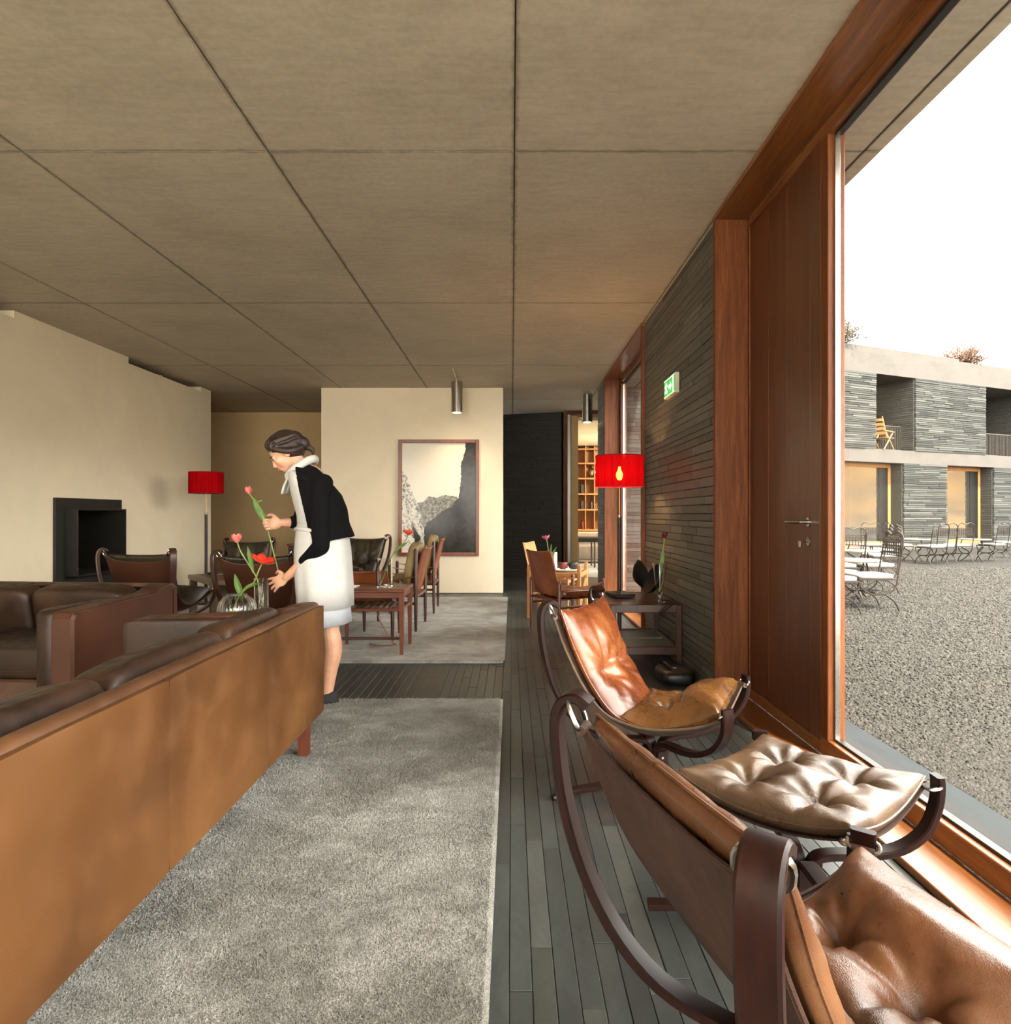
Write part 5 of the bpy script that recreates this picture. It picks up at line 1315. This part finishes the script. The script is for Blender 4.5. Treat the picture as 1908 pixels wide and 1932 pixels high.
# hands
def hand(m, wr, pd, side, nrm, curl, spread, thumb):
    """palm from the wrist along pd; side towards the index finger; nrm = palm side"""
    pd, side, nrm = V(pd).normalized(), V(side), V(nrm)
    side = (side-pd*side.dot(pd)).normalized(); nrm = pd.cross(side)*(1 if pd.cross(side).dot(nrm) > 0 else -1)
    R = Matrix((pd, side, nrm)).transposed()
    E = MB().ell((0,0,0), (.052,.040,.016), 16, 10); Mx = Matrix.Translation(wr+pd*.045) @ R.to_4x4(); m.add(E.v, E.f, Mx)
    E = MB().ell((0,0,0), (.03,.024,.018), 12, 8); m.add(E.v, E.f, Matrix.Translation(wr+pd*.012) @ R.to_4x4())
    for k, (off, L) in enumerate(((.029,.072),(.010,.080),(-.010,.075),(-.028,.060))):
        b = wr+pd*(.082-.004*abs(k-1.2))+side*off; sp = side*(spread*(1.5-k)*.5); pts = [b]; a = 0; d = pd+sp
        for s, f in ((.45, curl*.8), (.32, curl*1.1), (.23, curl*.8)):
            a += f; dd = (d*math.cos(a)+nrm*math.sin(a)).normalized(); pts.append(pts[-1]+dd*L*s)
        limb(m, pts, [.0092,.0088,.0082,.0068], 10, 10)
    b = wr+pd*.022+side*.026
    t1 = b+(pd*.55+side*.75+nrm*.25*thumb).normalized()*.032; t2 = t1+(pd*.8+side*.3+nrm*.6*thumb).normalized()*.028; t3 = t2+(pd*.8-side*.1+nrm*.8*thumb).normalized()*.024
    limb(m, [b, t1, t2, t3], [.014,.0115,.0098,.0074], 10, 12)
hand(body, nwr, J(496,1112,4.17)-nwr, (-.1,.1,1), (-.2,1,-.2), .20, .34, .6)
hand(body, fwr, J(505,990,4.275)-fwr, (-.1,0,1), (-.1,-1,.1), .95, .05, 1.1)
# head
HP = math.radians(36); hc = J(540,853,D0)
hf = V((-math.cos(HP), -.16, -math.sin(HP))).normalized(); hs = hf.cross(V((0,0,1))).normalized(); hu = hs.cross(hf).normalized()
HM = Matrix.Translation(hc) @ Matrix((hf, hs, hu)).transposed().to_4x4()
def hp(f, s, u): return HM @ V((f, s, u))
def hel(m, c, r):
    E = MB().ell(c, r, 18, 12); m.add(E.v, E.f, HM)
hel(body, (-.005,0,.03), (.093,.074,.088)); hel(body, (.035,0,-.025), (.058,.058,.075)); hel(body, (.052,0,-.082), (.032,.034,.026))
hel(body, (.015,0,-.055), (.06,.052,.045)); hel(body, (.078,0,.012), (.018,.046,.014))                        # jaw, brow
for s in (-1, 1):
    hel(body, (.062,s*.036,-.022), (.026,.022,.022)); hel(body, (-.002,s*.074,-.012), (.020,.008,.030))          # cheek, ear
    hel(body, (.080,s*.031,-.001), (.010,.015,.009))
limb(body, [hp(.086,0,.006), hp(.099,0,-.020), hp(.105,0,-.036)], [.009,.010,.0115]); 
for s in (-1, 1): hel(body, (.098,s*.011,-.042), (.012,.009,.008))
hel(body, (.086,0,-.062), (.016,.024,.007)); hel(body, (.084,0,-.073), (.015,.021,.008))
limb(body, [hp(-.03,0,-.05), J(560,870,D0)], [.046,.046])
skin = NT('skin'); f_ = skin.noise(skin.co(), 18, 4); skin.b.inputs['Subsurface Weight'].default_value = .12; skin.b.inputs['Subsurface Radius'].default_value = (.012,.005,.003)
MT['skin'] = skin.set(skin.ramp(f_, [(.3, lin((196,146,118))), (.7, lin((216,168,138)))]), .5)
wpart('body', fused(body, .0042, 5), MT['skin'])
# facial details
m = MB()
for s in (-1, 1):
    hel(m, (.0885,s*.031,-.001), (.006,.012,.0055))
wpart('eyes', m, plain('dark eyes', (40,28,22), .3))
m = MB()
for s in (-1, 1): m.tube([hp(.090,s*.014,.016), hp(.095,s*.030,.021), hp(.082,s*.049,.014)], .0034, 6)
wpart('eyebrows', m, plain('brow', (36,26,20), .8))
m = MB(); m.tube([hp(.088,-.022,-.066), hp(.1005,0,-.065), hp(.088,.022,-.066)], .0045, 8); m.tube([hp(.087,-.018,-.073), hp(.0985,0,-.074), hp(.087,.018,-.073)], .005, 8)
wpart('lips', m, plain('lips', (164,92,80), .45))
# hair
hr = MB(); hel(hr, (-.020,0,.046), (.100,.084,.086)); hel(hr, (-.045,0,.0), (.072,.080,.082)); hel(hr, (-.112,.004,-.012), (.042,.045,.045)); hel(hr, (.030,0,.088), (.058,.066,.036)); hel(hr,(-.09,0,.03),(.05,.06,.06))
for s in (-1, 1): limb(hr, [hp(.055,s*.045,.075), hp(.03,s*.074,.03), hp(-.03,s*.080,-.02), hp(-.09,s*.04,-.03)], [.02,.018,.02,.02])
limb(hr, [hp(-.12,.0,-.04), hp(-.135,.01,-.075), hp(-.12,.015,-.105)], [.022,.016,.007])
q_ = random.Random(8)
for k in range(26):
    s = -1+2*k/25; e = .012*q_.uniform(-1,1)
    limb(hr, [hp(.078-.03*abs(s)+e, s*.062, .062-.03*abs(s)), hp(.03+e, s*.080, .112-.05*s*s+e), hp(-.05, s*.082, .105-.06*s*s+e), hp(-.115, s*.05, .035+e), hp(-.125, s*.02, .0)], [.006,.009,.010,.009,.006], 6, 12)
ht = NT('dark hair'); n_ = ht.noise(ht.co((3,40,40)), 6, 4); ht.bump(n_, .5, .004)
wpart('hair', fused(hr, .005, 5), ht.set(ht.ramp(n_, [(.3, lin((26,19,16))), (.7, lin((58,42,34)))]), .45))
# white dress: bodice and skirt
J0 = lambda px, py: J(px, py, D0)
dr_ = MB(); loft(dr_, [(J0(606,1000), .138, .158, 0), (J0(603,975), .132, .152, -.05), (J0(594,945), .130, .162, -.12), (J0(585,920), .120, .172, -.2), (J0(577,900), .095, .165, -.25), (J0(571,888), .066, .10, -.3)])
wpart('dress_bodice', dr_, MT['white_cloth'])
def fold(c, a, b, k, amp): return c, a, b, 0
sk = MB(); rings = [(J0(607,985), .142, .160), (J0(608,1005), .155, .174), (J0(609,1035), .168, .186), (J0(610,1070), .172, .194), (J0(612,1105), .172, .196), (J0(614,1146), .168, .196)]
n = 72
def skirt(rings, amp, tl):
    m = MB()
    for r, (c, a, b) in enumerate(rings):
        for i in range(n):
            t = 2*PI*i/n; q = 1+amp*(r/(len(rings)-1))*math.sin(7*t+1.2*math.sin(3*t)); m.v.append((c.x+a*q*math.cos(t), c.y+b*q*math.sin(t), c.z+tl*a*math.cos(t)*r/(len(rings)-1)))
    for r in range(len(rings)-1):
        for i in range(n): j = (i+1)%n; m.f.append((r*n+i, r*n+j, (r+1)*n+j, (r+1)*n+i))
    return m
o = wpart('skirt', skirt(rings, .025, .06), MT['white_cloth']); s_ = o.modifiers.new('t', 'SOLIDIFY'); s_.thickness = .004
o = wpart('underskirt_hem', skirt([(J0(612,1100), .150, .178), (J0(613,1150), .153, .184), (J0(614,1178), .155, .186)], .02, .1), plain('pale grey cloth', (176,180,186), .8, 0, .05, 40, .15, 240)); s_ = o.modifiers.new('t', 'SOLIDIFY'); s_.thickness = .004
# apron tie bow at the waist and a fold on the side
m = MB(); m.tube([V(J0(607,1000))+V((.150*math.cos(t), .170*math.sin(t), .01*math.sin(2*t))) for t in [2*PI*i/40 for i in range(40)]], .012, 8, True)
wpart('apron_band', m, MT['white_cloth'])
m = MB(); c = J0(573,886)
m.tube([c+V((.075*math.cos(t)-.01, .088*math.sin(t), -.055*math.cos(t)*-1+.01)) for t in [2*PI*i/32 for i in range(32)]], .026, 12, True)
for s in (-1, 1): m.strip([c+V((-.06,s*.055,-.035)), c+V((-.095,s*.045,-.09)), c+V((-.115,s*.04,-.15))], .055, .014, (0,1,0))
wpart('collar', fused(m, .005, 4), MT['white_cloth'])
# black cardigan: open shell with three quarter sleeves
cd_ = MB(); R_ = [(J0(574,880), .062, .085, -.5), (J0(580,890), .088, .140, -.45), (J0(590,905), .122, .180, -.3), (J0(598,925), .146, .190, -.2), (J0(606,955), .155, .182, -.1), (J0(612,985), .150, .178, -.05), (J0(619,1010), .152, .186, .10), (J0(622,1022), .150, .188, .22)]
a_ = 2.02
loft(cd_, R_, 48, -a_, a_, False)
inn = MB(); loft(inn, [(c, a-.014, b-.014, tl) for c, a, b, tl in R_], 48, -a_, a_, False)
nv = len(cd_.v); cd_.v += inn.v; cd_.f += [tuple(i+nv for i in q[::-1]) for q in inn.f]
W2 = 49; nr = len(R_)
for i in range(48): cd_.f += [(i, i+1, nv+i+1, nv+i), ((nr-1)*W2+i+1, (nr-1)*W2+i, nv+(nr-1)*W2+i, nv+(nr-1)*W2+i+1)]
for r in range(nr-1): cd_.f += [(r*W2, nv+r*W2, nv+(r+1)*W2, (r+1)*W2), (r*W2+48, (r+1)*W2+48, nv+(r+1)*W2+48, nv+r*W2+48)]
limb(cd_, [nsh+V((.02,.03,.02)), nsh, nsh.lerp(nel,.5), nel], [.054,.056,.054,.050], 18); limb(cd_, [nel, nel.lerp(nwr,.25), nel.lerp(nwr,.46)], [.050,.047,.041], 18)
limb(cd_, [fsh+V((.02,-.03,.02)), fsh, fsh.lerp(fel,.5), fel], [.066,.062,.054,.048], 18); limb(cd_, [fel, fel.lerp(fwr,.2), fel.lerp(fwr,.36)], [.048,.046,.041], 18)
for dd, sg in ((DN, 1), (DF, -1)): limb(cd_, [J(602,912,dd+.01*sg), J(590,897,dd+.05*sg), J(580,888,dd+.095*sg)], [.056,.052,.04], 18)
kn = NT('black knit'); w_ = kn.n('ShaderNodeTexWave'); w_.inputs['Scale'].default_value = 60; kn.l(kn.co(), w_.inputs['Vector']); kn.bump(w_.outputs['Fac'], .2, .003)
wpart('cardigan', fused(cd_, .0055, 6), kn.set(lin((11,10,12)), .95, Specular_IOR_Level=.15))
# shoes
for d, ax_ in ((4.115, 617), (4.275, 592)):
    s_ = MB(); hl = J(ax_+6, 1330, d); hl.z = .026; z0 = .026
    loft(s_, [(V((hl.x-.085,d,z0+.001)), .135, .040, 0), (V((hl.x-.085,d,z0+.014)), .138, .043, 0), (V((hl.x-.082,d,z0+.035)), .128, .039, .12), (V((hl.x-.045,d,z0+.052)), .085, .034, .30)], 30)
    wpart('shoe', fused(s_, .004, 4), plain('black suede', (22,22,24), .7))
# ================================================================ COURTYARD CHAIRS AND TABLES
MT['white_pad'] = plain('white seat pad', (118,115,109), .85, 0, .04, 30)
def iron_chair():
    root = empty('iron_chair')
    r = .0105
    for s in (-1, 1):
        y = s*.22
        m = MB(); m.tube(crom([(.235,y,.385),(.20,y,.27),(.10,y,.205),(0,y,.195),(-.10,y,.205),(-.20,y,.27),(-.235,y,.385)], 24), r, 6)
        m.tube(crom([(.25,y,0),(.20,y,.10),(.10,y,.18),(0,y,.198),(-.10,y,.18),(-.20,y,.10),(-.25,y,0)], 24), r, 6)
        m.build('curved_leg', MT['iron'], root, True)
        m = MB().tube(crom([(-.225,y,.36),(-.25,y,.50),(-.285,y,.70),(-.31,y*.92,.88),(-.30,y*.55,.95),(-.285,0,.91)], 24), r, 6); m.build('back_post', MT['iron'], root, True)
    m = MB()
    for z in (.66,.70,.74,.78,.82): m.box((-.28-.0*(z-.66), 0, z), (.008,.43,.012))
    for k in range(9): m.box((-.283, -.20+.05*k, .74), (.008,.012,.17))
    m.build('back_lattice', MT['iron'], root)
    m = MB()
    for y in (-.22,.22): m.box((0,y,.375), (.46,.02,.018))
    for x in (-.22,0,.22): m.box((x,0,.375), (.02,.44,.016))
    m.tube([(0,-.22,.197),(0,.22,.197)], r, 6); m.build('seat_frame', MT['iron'], root)
    MB().pillow((.01,0,.408), (.45,.44,.06), .28, 24, 10, .002).build('seat_pad', MT['white_pad'], root, True, 180)
    return root
def iron_table():
    root = empty('iron_table')
    MB().lathe([(.001,.52),(.33,.52),(.345,.528),(.345,.548),(.33,.552),(.001,.552)], 32).build('tabletop', plain('weathered table top', (96,90,82), .6, 0, .15), root, True, 30)
    for k in range(3):
        a = 2*PI*k/3+.5; m = MB().tube(crom([(.27*math.cos(a),.27*math.sin(a),.515),(.30*math.cos(a),.30*math.sin(a),.36),(.12*math.cos(a),.12*math.sin(a),.22),(.20*math.cos(a),.20*math.sin(a),.08),(.30*math.cos(a),.30*math.sin(a),0)], 24), .0125, 6)
        m.build('curved_leg', MT['iron'], root, True)
    return root
GZ = -.006
chair_list = [  # px, d, facing, label
 (1640, 8.5, 180, 'iron garden chair with white pad nearest the window, standing alone facing left'),
 (1650, 10.3, 178, 'iron garden chair with white pad right behind the nearest one, facing left'),
 (1566, 8.15, 8, 'iron garden chair half hidden by the window frame, nearest of the left ones'),
 (1573, 9.1, 4, 'iron garden chair with white pad by the window frame, second of the left ones'),
 (1577, 10.2, -4, 'iron garden chair with white pad by the window frame, third of the left ones'),
 (1592, 11.4, 92, 'iron garden chair with its lattice back turned to the window, left group'),
 (1659, 12.7, 182, 'iron garden chair with white pad facing left beside the second grey table'),
 (1659, 14.6, 176, 'iron garden chair with white pad facing left beside the third grey table'),
 (1571, 14.9, 40, 'iron garden chair at the far left end behind the grey tables'),
 (1646, 17.0, 250, 'iron garden chair farthest back before the left window of the wing'),
 (1697, 16.9, -5, 'iron garden chair facing right in front of the dark pier of the wing'),
 (1757, 16.1, 100, 'iron garden chair seen from behind before the pale stone pier, left of two'),
 (1777, 16.5, 84, 'iron garden chair seen from behind before the pale stone pier, right of two'),
 (1806, 16.9, 95, 'iron garden chair seen from behind before the narrow window of the wing'),
 (1872, 17.2, 110, 'iron garden chair near the right edge before the right hand stone pier'),
 (1900, 18.4, 175, 'iron garden chair cut by the right edge of the view, facing left')]
proto = iron_chair()
for i, (px, d, a, lab) in enumerate(chair_list):
    o = proto if i == 0 else copy_tree(proto)
    o.location = ((px-966)/F_PX*d, d, GZ); o.rotation_euler = (0,0,math.radians(a)); tag(o, lab, 'chair', 'iron garden chairs on the gravel')
tp = iron_table()
for i, (px, d, lab) in enumerate([(1611, 9.35, 'round grey iron garden table nearest the window'), (1618, 11.7, 'round grey iron garden table second from the window, left group'), (1630, 14.2, 'round grey iron garden table third back, left group'),
                                  (1727, 17.1, 'round grey iron garden table before the pale stone pier of the wing'), (1840, 17.0, 'round grey iron garden table at the right before the narrow window')]):
    o = tp if i == 0 else copy_tree(tp)
    o.location = ((px-966)/F_PX*d, d, GZ); tag(o, lab, 'table', 'round garden tables on the gravel')
bpy.context.view_layer.update()
